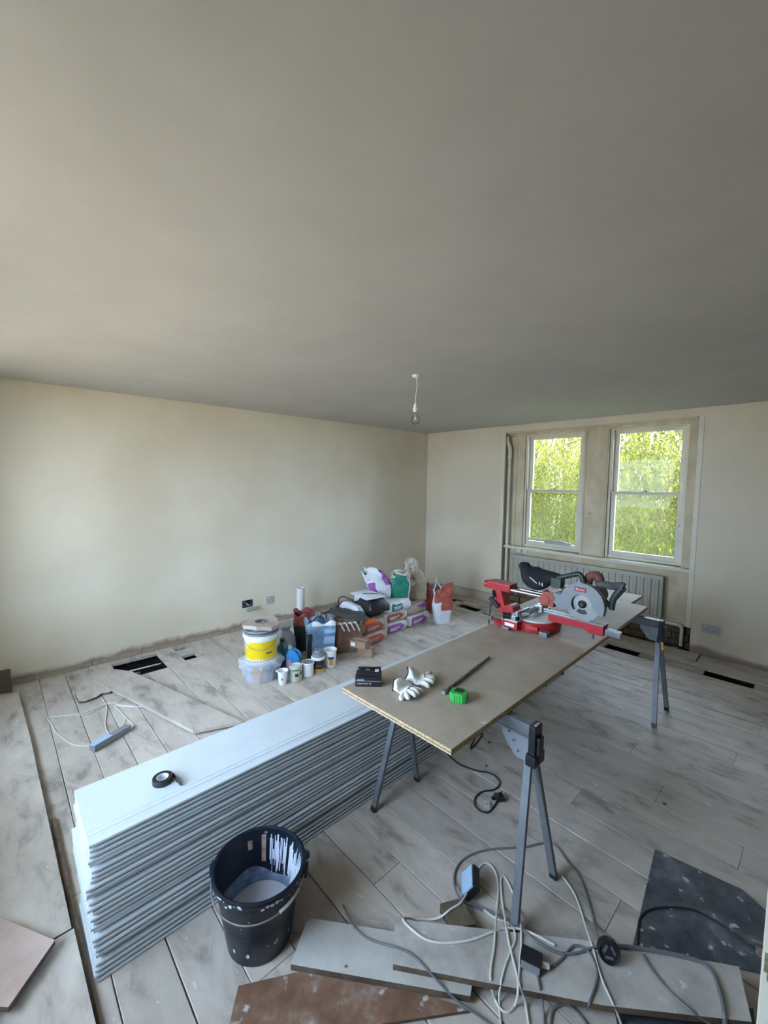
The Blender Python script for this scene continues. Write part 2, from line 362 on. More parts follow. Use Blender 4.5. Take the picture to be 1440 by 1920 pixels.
for a, b in nw: g.box(a, b, RY-.3, RY, -.3, nz0).box(a, b, RY-.3, RY, nz1, CH)
struct(g.build('wall_near', 'wall', fix=False))

def sash_window(name, x0, x1, z0, z1, y, side=1, lock=True):
    "double hung sash; side=+1 faces -y (far wall)"
    mid = (z0+z1)/2
    w = .045
    g = G()
    g.box(x0-.03, x0, y-.02, y+.11, z0-.03, z1+.03).box(x1, x1+.03, y-.02, y+.11, z0-.03, z1+.03)
    g.box(x0, x1, y-.02, y+.11, z1, z1+.03).box(x0, x1, y-.02, y+.11, z0-.03, z0)
    fr = struct(g.build(name, 'trim_white', bevel=.003))
    for nm, za, zb, yy in (('lower_sash', z0, mid+.018, y), ('upper_sash', mid-.018, z1, y+.045)):
        if side < 0: yy = y+.045 if nm == 'lower_sash' else y
        g = G(); b = .05 if nm == 'lower_sash' else .036
        g.box(x0, x0+w, yy, yy+.038, za, zb).box(x1-w, x1, yy, yy+.038, za, zb)
        t = .04 if nm == 'upper_sash' else .036
        g.box(x0+w, x1-w, yy, yy+.038, za, za+b).box(x0+w, x1-w, yy, yy+.038, zb-t, zb)
        s = g.build(nm, 'trim_white', fr, bevel=.004)
        G().box(x0+w-.003, x1-w+.003, yy+.017, yy+.021, za+b-.003, zb-t+.003).build('pane', 'glass', s)
    if lock:
        g = G(); xm = (x0+x1)/2
        g.box(xm-.03, xm+.03, y+.002, y+.036, mid+.018, mid+.024).cyl((xm, y+.02, mid+.02), (xm, y+.02, mid+.04), .010, 12)
        g.beam((xm, y+.02, mid+.038), (xm+.04, y+.01, mid+.052), .010, .008)
        g.build('sash_lock', 'rust', fr, bevel=.001)
    return fr
WY = .17
w1 = sash_window('window_1', 1.655, 2.365, .865, 2.315, WY)
w2 = sash_window('window_2', 2.715, 3.415, .865, 2.32, WY)
# grey ventilator / draught strip pieces behind the lower left pane
g = G(); g.box(1.69, 2.2, WY-.012, WY-.002, .925, .957).build('draught_strip', 'trim_worn', w1, bevel=.002)
g = G(); g.box(1.93, 2.28, WY-.018, WY-.002, .905, .945).build('vent_cover', 'steel_dull', w1, bevel=.002)
for i, (a, b) in enumerate(nw):
    sash_window('window_%d' % (i+3), a+.05, b-.05, nz0+.05, nz1-.05, RY-.2, -1, False)
# sash boxes, mullion and head of the far window
def trim(n, g, m='trim_white', bevel=.003, **k): return struct(g.build('trim_%d' % n, m, bevel=bevel, **k))
trim(1, G().box(2.398, 2.682, WY-.05, WY+.13, .83, NZ1-.04).box(2.41, 2.43, WY-.058, WY-.05, .84, NZ1-.04).box(2.65, 2.67, WY-.058, WY-.05, .84, NZ1-.04), 'trim_worn')
trim(2, G().box(NX0+.105, 1.622, WY-.04, WY+.13, .83, NZ1-.04).box(1.50, 1.515, WY-.05, WY-.04, .84, NZ1-.04), 'trim_worn')
trim(3, G().box(3.448, NX1, WY-.045, WY+.13, .83, NZ1-.04), 'trim_worn')
trim(4, G().box(NX0, NX1, WY-.06, WY+.13, NZ1-.045, NZ1).box(NX0, NX1, .02, .06, NZ1-.018, NZ1), 'trim_worn')
trim(5, G().box(NX0+.02, NX1, .06, WY+.13, .792, .828).box(NX0+.02, NX1, .055, .062, .80, .826), 'trim_white', .004)
# plaster strip filling the left side of the niche, then boxed pipe
trim(6, G().box(NX0, NX0+.105, WY-.01, .3, .2, NZ1), 'wall', 0)
struct(G().box(-.16, -.055, hy0-.02, hy1+.02, hz0-.02, hz1+.02).build('trim_9', 'void'))
trim(11, G().box(1.352, 1.398, -.006, .02, .02, NZ1+.006), 'trim_white', .006)  # white strip added to stand for the brightly lit left jamb
trim(10, G().box(3.545, NX1, -.006, .03, .24, NZ1+.006), 'trim_white', .006)
# apron panel under the sill, its frame, and the bare masonry at its foot
g = G(); g.box(NX0+.02, NX1, ND, ND+.14, .20, .795)
g.box(NX0+.02, NX1, ND-.012, ND, .72, .795).box(3.30, NX1, ND-.012, ND, .20, .26).box(3.53, NX1, ND-.012, ND, .26, .72)
trim(7, g, 'trim_worn')
mas = struct(G().box(NX0, NX1, ND+.03, ND+.15, -.25, .20).build('trim_8', 'rubble'))
for r in range(4):
    x = NX0+.02-(r % 2)*.1
    while x < NX1-.03:
        wdt = random.uniform(.15, .24); a, b = max(x, NX0+.01), min(x+wdt-.012, NX1-.01)
        if b-a > .04:
            z = -.11+r*.078; G().box(a, b, ND-.01+random.uniform(-.012, .012), ND+.03, z, z+.068).build('brick', 'rubble', mas, bevel=.006)
        x += wdt
# exterior face and sill of the wall
# baseboards: rough timber ground along the left wall, old skirting plank along the far wall
g = G()
for k in range(14):
    a = RY+k*.40; g.box(0, .022+.004*(k % 3), a, a+.395, .0, .030+.006*(k % 2))
struct(g.build('baseboard_left', 'mdf_raw', bevel=.003))
g = G(); g.prism([(.52, -.03), (NX0-.01, -.03), (NX0-.01, .125), (.52, .112)], -.045, -.015, 'y').prism([(.30, -.03), (.55, -.03), (.55, .05), (.30, .06)], -.03, -.004, 'y')
struct(g.build('baseboard_far', 'board_floor', bevel=.003))

# ------------------------------------------------------------------ floor: void, joists, every board a part
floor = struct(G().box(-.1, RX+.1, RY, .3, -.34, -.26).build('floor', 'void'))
for x in [.53, .97, 1.42, 1.85, 2.3, 2.75, 3.45, 3.62, 4.25, 4.7, 5.1, 5.5, 5.95, 6.4, 6.8]:
    G().box(x-.028, x+.028, RY, .12, -.2, -.026).build('joist', 'joist', floor)
FT = -.024
def plank(x0, x1, y0, y1, T=None, m='board_floor', dz=0, name='floorboard'):
    x0, x1 = min(x0, x1), max(x0, x1)
    g = G(); j = random.uniform(-.0012, .0008)+dz
    nx = max(2, int((x1-x0)/.35)); top = []; ys = [y0, y1]
    for i in range(nx+1):
        x = x0+(x1-x0)*i/nx; w = random.uniform(-.0012, .0012)
        top.append((x, w))
    v = []; f = []
    for x, w in top:
        zt = j+random.uniform(-.0006, .0006)
        v += [(x, y0+w, FT+dz), (x, y0+w, zt-.0025), (x, y0+w+.0025, zt), (x, y1+w-.0025, zt), (x, y1+w, zt-.0025), (x, y1+w, FT+dz)]
    for i in range(nx):
        for k in range(6):
            l = (k+1) % 6; f.append((i*6+k, (i+1)*6+k, (i+1)*6+l, i*6+l))
    f += [tuple(range(5, -1, -1)), tuple(nx*6+k for k in range(6))]
    g.add(v, f); return g.build(name, m, floor)
seams = [-5.75, -5.57, -5.40, -5.22, -5.10, -4.925, -4.755, -4.583, -4.42, -4.222, -4.046, -3.89, -3.722, -3.52, -3.338, -3.158, -2.985, -2.81, -2.63, -2.45, -2.28, -2.10, -1.93, -1.76, -1.585, -1.41, -1.235, -1.06, -.885, -.715, -.56]
holes = [(.10, .50, -4.40, -4.07), (.095, .165, -3.89, -3.78), (.33, .445, -3.875, -3.765)]
for i in range(len(seams)-1):
    a, b = seams[i], seams[i+1]; gap = .0022 if i % 3 else .004
    cuts = [.004]; x = random.uniform(.9, 2.8)
    while x < RX-.4: cuts.append(x); x += random.uniform(1.5, 3.2)
    cuts.append(RX-.004)
    hs = [h for h in holes if h[2] < b-.01 and h[3] > a+.01]
    for k in range(len(cuts)-1):
        segs = [(cuts[k]+.001, cuts[k+1]-.001)]
        for h in hs:
            ns = []
            for s0, s1 in segs:
                if h[1] <= s0 or h[0] >= s1: ns.append((s0, s1)); continue
                if h[0]-s0 > .03: ns.append((s0, h[0]+random.uniform(-.008, .008)))
                if s1-h[1] > .03: ns.append((h[1]+random.uniform(-.008, .008), s1))
                # what is left of the board beside the hole
                if h[2]-a > .03: ns.append((h[0], h[1], a+gap/2, h[2]))
                if b-h[3] > .03: ns.append((h[0], h[1], h[3], b-gap/2))
            segs = [q for q in ns if len(q) == 2]
            for q in ns:
                if len(q) == 4: plank(*q)
        for s0, s1 in segs: plank(s0, s1, a+gap/2, b-gap/2)
# laths seen inside the big hole
for x, ya, yb in ((.235, -4.42, -4.22), (.37, -4.42, -4.02)): G().box(x-.016, x+.016, ya, yb, -.11, -.085).build('lath', 'joist_dusty', floor)
G().box(.002, .05, -5.7, -.02, -.255, -.027).build('hole_shade_strip', 'void', floor)  # near-black strip added to paint shade into the holes by the left wall
G().box(.06, RX-.1, -.22, -.10, -.255, -.027).build('hole_shade_strip', 'void', floor)  # the same painted shade behind the openings along the far wall
G().tube([(.26, -4.42, -.04), (.28, -4.2, -.035), (.25, -4.05, -.05)], .007).build('buried_cable', 'cable_w', floor, smooth=True)
# strips beside the far wall, leaving the long gap with its black openings
def strip(x0, x1, y0, y1, dz=0): plank(x0, x1, y0, y1, dz=dz)
strip(.004, .52, -.556, -.30); strip(.004, .52, -.296, -.05)
strip(.90, 1.04, -.556, -.33, -.002); strip(1.39, 1.46, -.556, -.33, -.002); strip(1.40, 1.60, -.46, -.33, -.004); strip(1.59, 2.95, -.556, -.40)
strip(1.0, 3.66, -.385, -.262, .004); strip(3.66, RX-.01, -.385, -.275, .002)
strip(.55, 3.685, -.245, -.02, .002); strip(3.70, RX-.01, -.262, -.02, .004)
strip(3.27, 3.79, -.532, -.40, -.004); strip(4.14, 4.9, -.545, -.40, -.004)

# ------------------------------------------------------------------ outside: lawn, willows, bushes
gr = struct(G().box(-25, 30, .6, 45, -.75, -.6).build('ground_outside', 'grass'))
struct(G().box(-25, 30, -40, RY-.6, -.75, -.6).build('bounce_terrace', 'bounce_paving'))  # unseen terrace, added to bounce warm sunlight onto ceiling and walls
def leaves_mesh(pts, dirs, ln, wd, name, m, parent):
    n = len(pts); dirs = dirs/np.linalg.norm(dirs, axis=1)[:, None]
    sd = np.cross(dirs, rng.normal(size=(n, 3))); sd /= np.linalg.norm(sd, axis=1)[:, None]
    l = (ln*rng.uniform(.6, 1.2, n))[:, None]; w = (wd*rng.uniform(.7, 1.2, n))[:, None]
    v = np.stack([pts, pts+dirs*l*.45+sd*w, pts+dirs*l, pts+dirs*l*.45-sd*w], 1).reshape(-1, 3)
    me = bpy.data.meshes.new(name); me.vertices.add(4*n); me.vertices.foreach_set('co', v.ravel())
    me.loops.add(4*n); me.loops.foreach_set('vertex_index', np.arange(4*n)); me.polygons.add(n)
    me.polygons.foreach_set('loop_start', np.arange(0, 4*n, 4)); me.update(calc_edges=True)
    me.materials.append(M[m]); o = bpy.data.objects.new(name, me); COL.objects.link(o); o.parent = parent; o['kind'] = 'stuff'; return o
def willow(cx, cy, rad, top, nst, label, bias=0):
    t = thing('willow_tree', label, 'tree', (cx, cy, -.6), group='trees in the garden')
    g = G(); g.tube([(0, 0, 0), (.1, .05, 1.4), (0, .1, 2.8), (.2, 0, 4.2)], [.22, .18, .15, .10], 10)
    g.build('trunk', 'bark', t, smooth=True)
    g = G()
    for k in range(9):
        a = k*.7+.3; g.tube([(0, .05, 2+.2*k), (rad*.45*math.cos(a), rad*.45*math.sin(a), 3.2+.2*k), (rad*.9*math.cos(a), rad*.9*math.sin(a), 3.6+.15*k)], [.06, .045, .03, .015], 6)
    for k in range(26):
        a = random.uniform(0, 6.28); r = rad*random.uniform(.2, .9); z = random.uniform(1.5, 4)
        g.tube([(r*math.cos(a), r*math.sin(a), z), (r*math.cos(a)+random.uniform(-.4, .4), r*math.sin(a), z+.25), (r*math.cos(a)+random.uniform(-.9, .9), r*math.sin(a)+.2, z+random.uniform(.1, .6))], [.016, .012, .006], 5)
    g.build('branch', 'bark', t, smooth=True)['kind'] = 'stuff'
    P_, D_ = [], []
    for s in range(nst):
        a = rng.uniform(0, 2*PI); r = rad*math.sqrt(rng.uniform(.03, 1)); x, y = r*math.cos(a), r*math.sin(a)
        z0 = rng.uniform(.32*top, top)-.5*(r/rad)**2; ln = min(rng.uniform(1.0, 2.6), z0-.25); n = int(ln/.036)
        k = np.arange(n); ph = rng.uniform(0, 6.28)
        p = np.stack([x+.10*np.sin(k*.05+ph)+x/rad*.12*(k/n), y+.08*np.cos(k*.06+ph), z0-k*.036+.25*np.exp(-k*.12)], 1)
        P_.append(p); d = rng.normal(size=(n, 3))*.45; d[:, 2] -= .9; D_.append(d)
    leaves_mesh(np.concatenate(P_), np.concatenate(D_), .105, .0135, 'foliage', 'leaf_willow', t)
def bush(cx, cy, rx, rz, n, label):
    t = thing('garden_bush', label, 'bush', (cx, cy, -.6), group='bushes in the garden')
    g = G()
    for k in range(8):
        a = k*.8; g.tube([(0, 0, 0), (rx*.3*math.cos(a), rx*.3*math.sin(a), rz*.8), (rx*.7*math.cos(a), rx*.7*math.sin(a), rz*1.5)], [.02, .014, .007], 5)
    g.each('stem', 'bark', t, smooth=True)
    d = rng.normal(size=(n, 3)); d /= np.linalg.norm(d, axis=1)[:, None]; r = rng.uniform(.55, 1.05, n)[:, None]
    lump = 1+.16*np.sin(d[:, :1]*7+cx)*np.cos(d[:, 2:]*6)
    p = d*r*lump*np.array([rx, rx, rz])+np.array([0, 0, rz*1.02]); p[:, 2] = np.maximum(p[:, 2], .02)
    leaves_mesh(p, d+rng.normal(size=(n, 3))*.7, .075, .024, 'foliage', 'leaf_bush', t)
willow(-1.9, 6.2, 2.2, 4.4, 1300, 'weeping willow seen through the left sash')
willow(2.7, 5.2, 2.3, 4.4, 1700, 'weeping willow seen through the right sash')
willow(-3.2, 12.5, 3.2, 5.6, 900, 'weeping willow farther back beyond the left sash')
willow(3.5, 13.6, 3.3, 5.6, 900, 'weeping willow farther back beyond the right sash')
bush(-1.35, 4.7, 1.05, .72, 5200, 'bright yellow-green bush below the left sash')
bush(1.3, 5.4, 1.2, .60, 4200, 'yellow-green bush below the right sash')
bush(-4.2, 8.5, 1.7, 1.2, 5200, 'bush at the left edge of the garden')
bush(1.0, 25.0, 9.0, 2.6, 26000, 'long dense hedge at the back of the garden')
bush(.0, 9.0, 1.4, .8, 4200, 'low bush between the two willows')

# portals guide the sky's light through the windows (they give off none themselves)
def portal(x0, x1, z0, z1, y, d):
    l = bpy.data.lights.new('window_portal', 'AREA'); l.shape = 'RECTANGLE'; l.size = x1-x0; l.size_y = z1-z0; l.cycles.is_portal = True
    o = bpy.data.objects.new('window_portal', l); COL.objects.link(o); o.location = ((x0+x1)/2, y, (z0+z1)/2)
    o.rotation_euler = Vector((0, d, 0)).to_track_quat('-Z', 'Z').to_euler()
portal(1.65, 2.37, .86, 2.32, WY+.14, -1); portal(2.71, 3.42, .86, 2.32, WY+.14, -1)
for a, b in nw: portal(a, b, nz0, nz1, RY-.25, 1)

#REST
# ------------------------------------------------------------------ fixtures of the room
# door leaf standing open at the right, its latch in the edge
d = struct(G().box(4.461, 5.30, -4.349, -4.309, .012, 2.0).build('door_1', 'cream', bevel=.002))
g = G(); g.box(4.464, 4.478, -4.351, -4.349, .980, 1.010).box(4.453, 4.464, -4.343, -4.335, .992, 1.000)
g.box(4.468, 4.473, -4.355, -4.351, .972, 1.018)
g.build('latch', 'rust', d, bevel=.001)

# pendant light
t = thing('pendant_light', 'bare clear bulb hanging from a white ceiling rose', 'ceiling light', (2.383, -2.875, CH))
G().lathe([(.034, 0), (.034, -.005), (.029, -.012), (.012, -.017), (.006, -.022)], 28).build('ceiling_rose', 'white', t, smooth=True)
G().tube([(0, 0, -.024), (.004, .002, -.08), (-.004, -.003, -.15), (-.004, -.002, -.205)], .0028, 6).build('flex', 'white', t, smooth=True)
G().lathe([(.004, -.195), (.012, -.205), (.015, -.22), (.015, -.232), (.022, -.236), (.022, -.242), (.016, -.245), (.016, -.262), (.0145, -.262)], 20, Tr(-.004, -.002, 0)).build('bulb_holder', 'white', t, smooth=True)
b = G().lathe([(.012, -.270), (.014, -.278), (.026, -.30), (.030, -.318), (.026, -.336), (.014, -.347), (0, -.350)], 20, Tr(-.004, -.002, 0)).build('bulb', 'clear', t, smooth=True)
G().lathe([(.0125, -.255), (.0135, -.262), (.0135, -.276), (.010, -.278)], 16, Tr(-.004, -.002, 0)).build('bulb_cap', 'steel_bright', b, smooth=True)
G().lathe([(.003, -.278), (.004, -.30), (.001, -.318)], 8, Tr(-.004, -.002, 0)).build('filament_support', 'steel_bright', b, smooth=True)

def socket(label, T, w, h, gangs):
    t = thing('wall_socket', label, 'socket', T.translation); t.matrix_world = T
    g = G().box(-w/2, w/2, -h/2, h/2, 0, .009); g.build('face_plate', 'plate', t, bevel=.002)
    for k in range(gangs):
        x = (k-(gangs-1)/2)*w/gangs
        G().box(x-.012, x-.004, h*.16, h*.36, .009, .013).build('rocker_switch', 'white', t, bevel=.001)
        G().box(x-.002, x+.002, 0.0, .010, .0085, .0095).box(x-.012, x-.007, -.020, -.016, .0085, .0095).box(x+.007, x+.012, -.020, -.016, .0085, .0095).each('pin_slot', 'darkprint', t)
TF = lambda x, z: frame_T((x, 0, z), (1, 0, 0), (0, 0, 1))
TL_ = lambda y, z: frame_T((0, y, z), (0, 1, 0), (0, 0, 1))
socket('grey double power socket on far wall right of the window', TF(3.75, .272), .148, .082, 2)
socket('grey single power socket on left wall beside open socket box', TL_(-2.788, .272), .088, .088, 1)
t = thing('back_box', 'open dark metal socket box sunk into the left wall', 'socket box', (-.005, (hy0+hy1)/2, (hz0+hz1)/2))
w2_, h2_ = (hy1-hy0)/2, (hz1-hz0)/2
g = G(); g.box(-.042, -.038, -w2_, w2_, -h2_, h2_).box(-.04, .004, -w2_, -w2_+.003, -h2_, h2_).box(-.04, .004, w2_-.003, w2_, -h2_, h2_).box(-.04, .004, -w2_, w2_, -h2_, -h2_+.003).box(-.04, .004, -w2_, w2_, h2_-.003, h2_)
g.build('metal_box', 'steel_dull', t)
G().tube([(-.036, -.03, .03), (-.01, -.01, 0), (-.004, .02, -.02), (-.02, .05, -.03)], .004, 6).build('wire', 'cable_w', t, smooth=True)
G().box(-.04, -.012, -.02, .045, -.02, .032).build('connector_block', 'black', t, bevel=.002)
t = thing('loose_face_plate', 'grey blank face plate sticking out under the open socket box', 'socket', (0.0, -3.03, .212))
T = Matrix.Rotation(math.radians(-28), 4, 'Y')
G().box(.0, .075, -.07, .075, -.006, .003, T=T).build('plate', 'plate', t, bevel=.002)
G().box(.002, .06, -.055, .06, -.022, -.006, T=T).build('socket_back', 'plate', t, bevel=.003)

# radiator
t = thing('radiator', 'white panel radiator under the window', 'radiator', (1.50, .06, .24))
prof = []; wv = .072; n = int(1.80/wv)
pts = []
for k in range(n): 
    x = .018+k*wv; pts += [(x, 0), (x+wv*.32, 0), (x+wv*.45, .012), (x+wv*.87, .012)]
poly = [(0, .0)]+pts+[(1.80, 0), (1.80, .022), (0, .022)]
poly = [(x, -.0+y) for x, y in poly]
g = G(); T = Tr(0, 0, .03)
v0 = len(poly)
g.prism(poly, .0, .40, 'z', T=T)
g.build('pressed_panel', 'rad', t, smooth=False)
g = G(); g.box(0, 1.806, -.004, .03, .43, .475).box(0, 1.806, -.004, .03, -.01, .03).box(-.006, .010, -.004, .03, -.01, .475).box(1.80, 1.812, -.004, .03, -.01, .475)
g.each('rim', 'rad', t, bevel=.006)
g = G(); g.box(.02, 1.79, .03, .075, .455, .47).build('top_grille', 'rad', t, bevel=.002)
g = G(); g.tube([(1.80, .02, -.015), (1.90, .02, -.018), (1.975, .02, -.02), (1.998, .02, -.045), (2.0, .02, -.10), (2.0, .02, -.235)], .016, 12); g.cyl((1.81, .02, .005), (1.81, .02, -.04), .018, 12)
g.build('feed_pipe', 'trim_white', t, smooth=True)
g = G()
for x in (.25, 1.5): g.box(x, x+.04, .03, .09, .05, .42)
g.each('wall_bracket', 'steel_dull', t)
# pipe in the left corner of the niche
t = thing('heating_pipe', 'white vertical pipe in the left corner of the window recess', 'pipe', (1.432, .07, 0))
g = G(); g.tube([(0, 0, .02), (0, 0, 1.0), (0, 0, 2.05)], .019, 14, smooth=1).build('lower_pipe', 'trim_white', t, smooth=True)
g = G(); g.tube([(0, 0, 2.03), (0, 0, 2.14), (-.012, 0, 2.20), (-.04, 0, 2.26), (-.045, 0, 2.33)], .025, 14); g.lathe([(.027, 2.02), (.03, 2.03), (.03, 2.05), (.026, 2.06)], 16)
g.build('bent_pipe', 'trim_white', t, smooth=True)
for z in (.86, 1.75):
    G().lathe([(.020, z), (.026, z+.003), (.026, z+.02), (.020, z+.023)], 16).build('pipe_clip', 'trim_white', t, smooth=True)
# small surface box under the sill
c = PY(978, 1034, .13)
t = thing('junction_box', 'small white junction box on the panel under the left sash', 'junction box', (c.x, ND-.012, .765))
G().box(-.075, .085, -.014, 0, -.022, .026).build('cover', 'trim_white', t, bevel=.002)
G().box(-.012, .012, -.020, -.014, -.016, .020).build('switch_surround', 'darkprint', t, bevel=.001)
G().box(-.006, .006, -.026, -.020, -.009, .010).build('toggle', 'white', t, bevel=.001)

# ------------------------------------------------------------------ the long stack of skirting boards
SX0, SY0, SL, SH = 2.568, -4.972, 4.20, .0184
def skirting_profile(flip):
    # x across the board (back edge at 0, moulded edge at .326), z through the thickness
    up_ = [(.326, .0012), (.3268, .0085), (.325, .0112), (.300, .0116), (.298, .0124), (.290, .0128), (.286, .0140), (.284, .0162), (.272, .0165), (.268, .0148), (.265, .0163), (.262, .0178), (0, .0178)]
    p = [(0, 0), (.324, 0)] + up_
    if flip: p = [(x, .0178-z) for x, z in p][::-1]
    return p
NB = 27; up_flags = [1,1,1,1,0,1,1,1,1,1,0,1,1,1,1,1,1,0,1,1,1,1,0,1,1,1,1][::-1]; up_flags[-1] = 1
prof_mesh = {}
for fl in (0, 1):
    g = G(); p = skirting_profile(fl); g.prism(p, 0, SL, 'y'); 
    # the unpainted back face gets the raw material
    o = g.build('skirting_board', ['mdf_white', 'mdf_raw'])
    for pl in o.data.polygons:
        if (pl.normal.z < -.9 and not fl and pl.center.z < .001) or (fl and pl.normal.z > .9 and pl.center.z > .017): pl.material_index = 1
    prof_mesh[fl] = o.data; bpy.data.objects.remove(o)
ordn = ['topmost', 'second', 'third', 'fourth', 'fifth', 'sixth', 'seventh', 'eighth', 'ninth', 'tenth', 'eleventh', 'twelfth', 'thirteenth', 'fourteenth', 'fifteenth', 'sixteenth', 'seventeenth', 'eighteenth', 'nineteenth', 'twentieth', 'twenty-first', 'twenty-second', 'twenty-third', 'twenty-fourth', 'twenty-fifth', 'twenty-sixth', 'lowest']
for k in range(NB):
    fl = 0 if up_flags[k] else 1
    o = bpy.data.objects.new('skirting_board', prof_mesh[fl]); COL.objects.link(o)
    dx = random.uniform(-.0035, .0035)-(.004 if fl else 0); dy = random.uniform(-.006, .006)
    if 14 <= k < 19: dy -= .010
    if k < 9: dx += .008; dy += .004
    if k == NB-1: dx, dy = 0, 0
    if k in (24, 25): dx += .002
    o.location = (SX0+dx, SY0+dy, .001+k*SH)
    pos = ordn[NB-1-k]
    st = 'face-up' if fl == 0 else 'face-down'
    tag(o, ('white primed skirting board with moulded edge, topmost of the long stack' if k == NB-1 else '%s white skirting board, %s from the top of the long stack' % (st, pos)) if k else 'white skirting board lying on the floor, lowest of the long stack', 'skirting board', 'skirting boards in the long stack')
STOP = .001+(NB-1)*SH+.0178
# roll of black tape on it
c = PZ(305, 1466, STOP)
t = thing('tape_roll', 'roll of black tape with loose end on the top skirting board', 'tape', (c.x, c.y, STOP), .3)
G().lathe([(.022, .0), (.036, .0), (.0368, .002), (.0368, .020), (.036, .022), (.022, .022), (.022, 0)], 36, closed=True).build('tape', 'black', t, smooth=True)
G().lathe([(.0195, .0005), (.022, .0005), (.022, .0215), (.0195, .0215), (.0195, .0005)], 36, closed=True).build('core', 'paper', t, smooth=True)
g = G(); P_ = [(.0, .036), (.02, .037), (.038, .034), (.05, .030), (.062, .035), (.072, .030), (.082, .036)]; T = Rz(-.15)
v = []; 
for i, (x, y) in enumerate(P_):
    tw = .25*math.sin(i*1.3); v += [T @ Vector((x, y, .001+.003*(i % 2))), T @ Vector((x+.006*tw, y-.012*tw*(i > 2), .021-.003*(i > 4)))]
g.add(v, [(2*i, 2*i+2, 2*i+3, 2*i+1) for i in range(len(P_)-1)]); g.build('loose_end', 'black', t)
# torn strip stuck over the edge of the stack
c = Vector((2.892, -3.665, STOP))
t = thing('torn_tape_scrap', 'torn grey-green scrap stuck on the edge of the long stack', 'scrap', tuple(c))
g = G(); xs_ = [(-.050, .0, .002), (-.028, .006, .003), (-.008, -.002, .002), (.006, .004, -.004), (.008, -.004, -.028)]
v = []
for i, (x, y, z) in enumerate(xs_): w = [.006, .013, .017, .015, .008][i]; v += [(x, y-w, z), (x, y+w*.8, z+.001)]
g.add(v, [(2*i, 2*i+2, 2*i+3, 2*i+1) for i in range(len(xs_)-1)]); g.build('scrap', tex('grey_green_scrap', [(.10, .12, .08), (.28, .30, .22)], nscale=60, bump=0), t)

# ------------------------------------------------------------------ trestles
def trestle(label, yc, xl, xr, ytw=0, zt=.742):
    t = thing('trestle', label, 'trestle', ((xl+xr)/2, yc, 0), ytw, 'folding steel trestles under the boards')
    w = (xr-xl)/2
    g = G(); g.box(-w, w, -.022, .022, zt-.004, zt).box(-w, w, -.022, -.018, zt-.05, zt-.004).box(-w, w, .018, .022, zt-.05, zt-.004)
    g.box(-w, w, -.028, -.022, zt-.055, zt-.047).box(-w, w, .022, .028, zt-.055, zt-.047)
    g.build('top_rail', 'galv', t, bevel=.001)
    for sx in (-1, 1):
        for sy in (-1, 1):
            y0 = sy*.024
            pl = [(sx*(w-.012), zt-.048), (sx*(w-.125), zt-.048), (sx*(w-.13), zt-.075), (sx*(w-.10), zt-.115), (sx*(w-.065), zt-.15), (sx*(w-.028), zt-.15), (sx*(w-.012), zt-.10)]
            if sx > 0: pl = pl[::-1]
            g = G(); g.prism(pl, min(y0, y0+sy*.003), max(y0, y0+sy*.003), 'y')
            br = g.build('leg_bracket', 'galv_light', t)
            g = G()
            for (bx, bz) in ((.095, .055), (.075, .085), (.055, .12)):
                g.cyl((sx*(w-bx), y0+sy*.003, zt-bz), (sx*(w-bx), y0+sy*.008, zt-bz), .005, 8)
            g.each('rivet', 'steel_bright', br, smooth=True)
            top = Vector((sx*(w-.014), sy*.012, zt-.10)); ft = Vector((sx*(w+.030), sy*.165, .006))
            g = G(); d_ = (ft-top).normalized()
            g.beam(top, ft, .018, .030, upv=(sx, 0, 0))
            lg = g.build('leg', 'galv', t, bevel=.002)
            g = G(); g.beam(ft-d_*.022, ft+d_*.004, .021, .030, upv=(sx, 0, 0)); g.build('foot', 'black', lg, bevel=.002)
        x = sx*w
        g = G(); g.box(x-.012, x+.016, -.03, .03, zt-.125, zt+.003).box(x-.016, x+.024, -.042, .042, zt-.155, zt-.11).box(x+.012, x+.030, -.018, .018, zt-.14, zt-.04)
        g.build('end_clamp', 'black', t, bevel=.004)
        G().box(x+.002 if sx > 0 else x-.012, x+.012 if sx > 0 else x-.002, -.016, .016, zt-.002, zt+.005).build('wood_shim', 'cardbeige', t)
        if label.startswith('far'):
            G().beam((x+.014, -.028, zt-.13), (x+.028, -.045, zt-.20), .022, .012, upv=(1, 0, 0)).build('release_catch', 'yellow', t, bevel=.003)
    return t
trestle('near grey steel trestle holding up the near end of the chipboard', -3.620, 3.005, 3.742)
trestle('far grey steel trestle with yellow catch by the radiator', -1.665, 2.97, 3.708, zt=.7195)

# ------------------------------------------------------------------ chipboard sheets
BT = .766; BROT = .022
def sheet(label, x0, y0, L_, w, z, rz, grp):
    t = thing('chipboard_sheet', label, 'board', (x0, y0, z), rz, grp)
    # tongue and groove near edge
    e = .0025
    g = G(); g.box(0, w, .010, L_, -.022, 0); g.build('panel', 'chip', t, bevel=.0008)
    g = G(); g.box(0, w, 0, .010, -.022, -.0145).box(0, w, 0, .010, -.0075, 0).box(0, w, .006, .010, -.0145, -.0075)
    g.build('grooved_edge', ['chip_edge'], t)
    g = G(); g.box(w, w+.0012, 0, L_, -.0215, -.0008).box(-.0012, 0, 0, L_, -.0215, -.0008); g.each('cut_edge', 'chip_edge', t)
    return t
sheet('large chipboard sheet on the trestles carrying the mitre saw', 3.030, -4.035, 2.50, .605, BT, BROT, 'chipboard sheets on the trestles')
sheet('chipboard sheet mostly hidden under the large one, sticking out by the radiator', 2.865, -2.35, 1.24, .58, BT-.0228, .012, 'chipboard sheets on the trestles').children
def on(px, py, dz=0): 
    p = PZ(px, py, BT+dz); return p

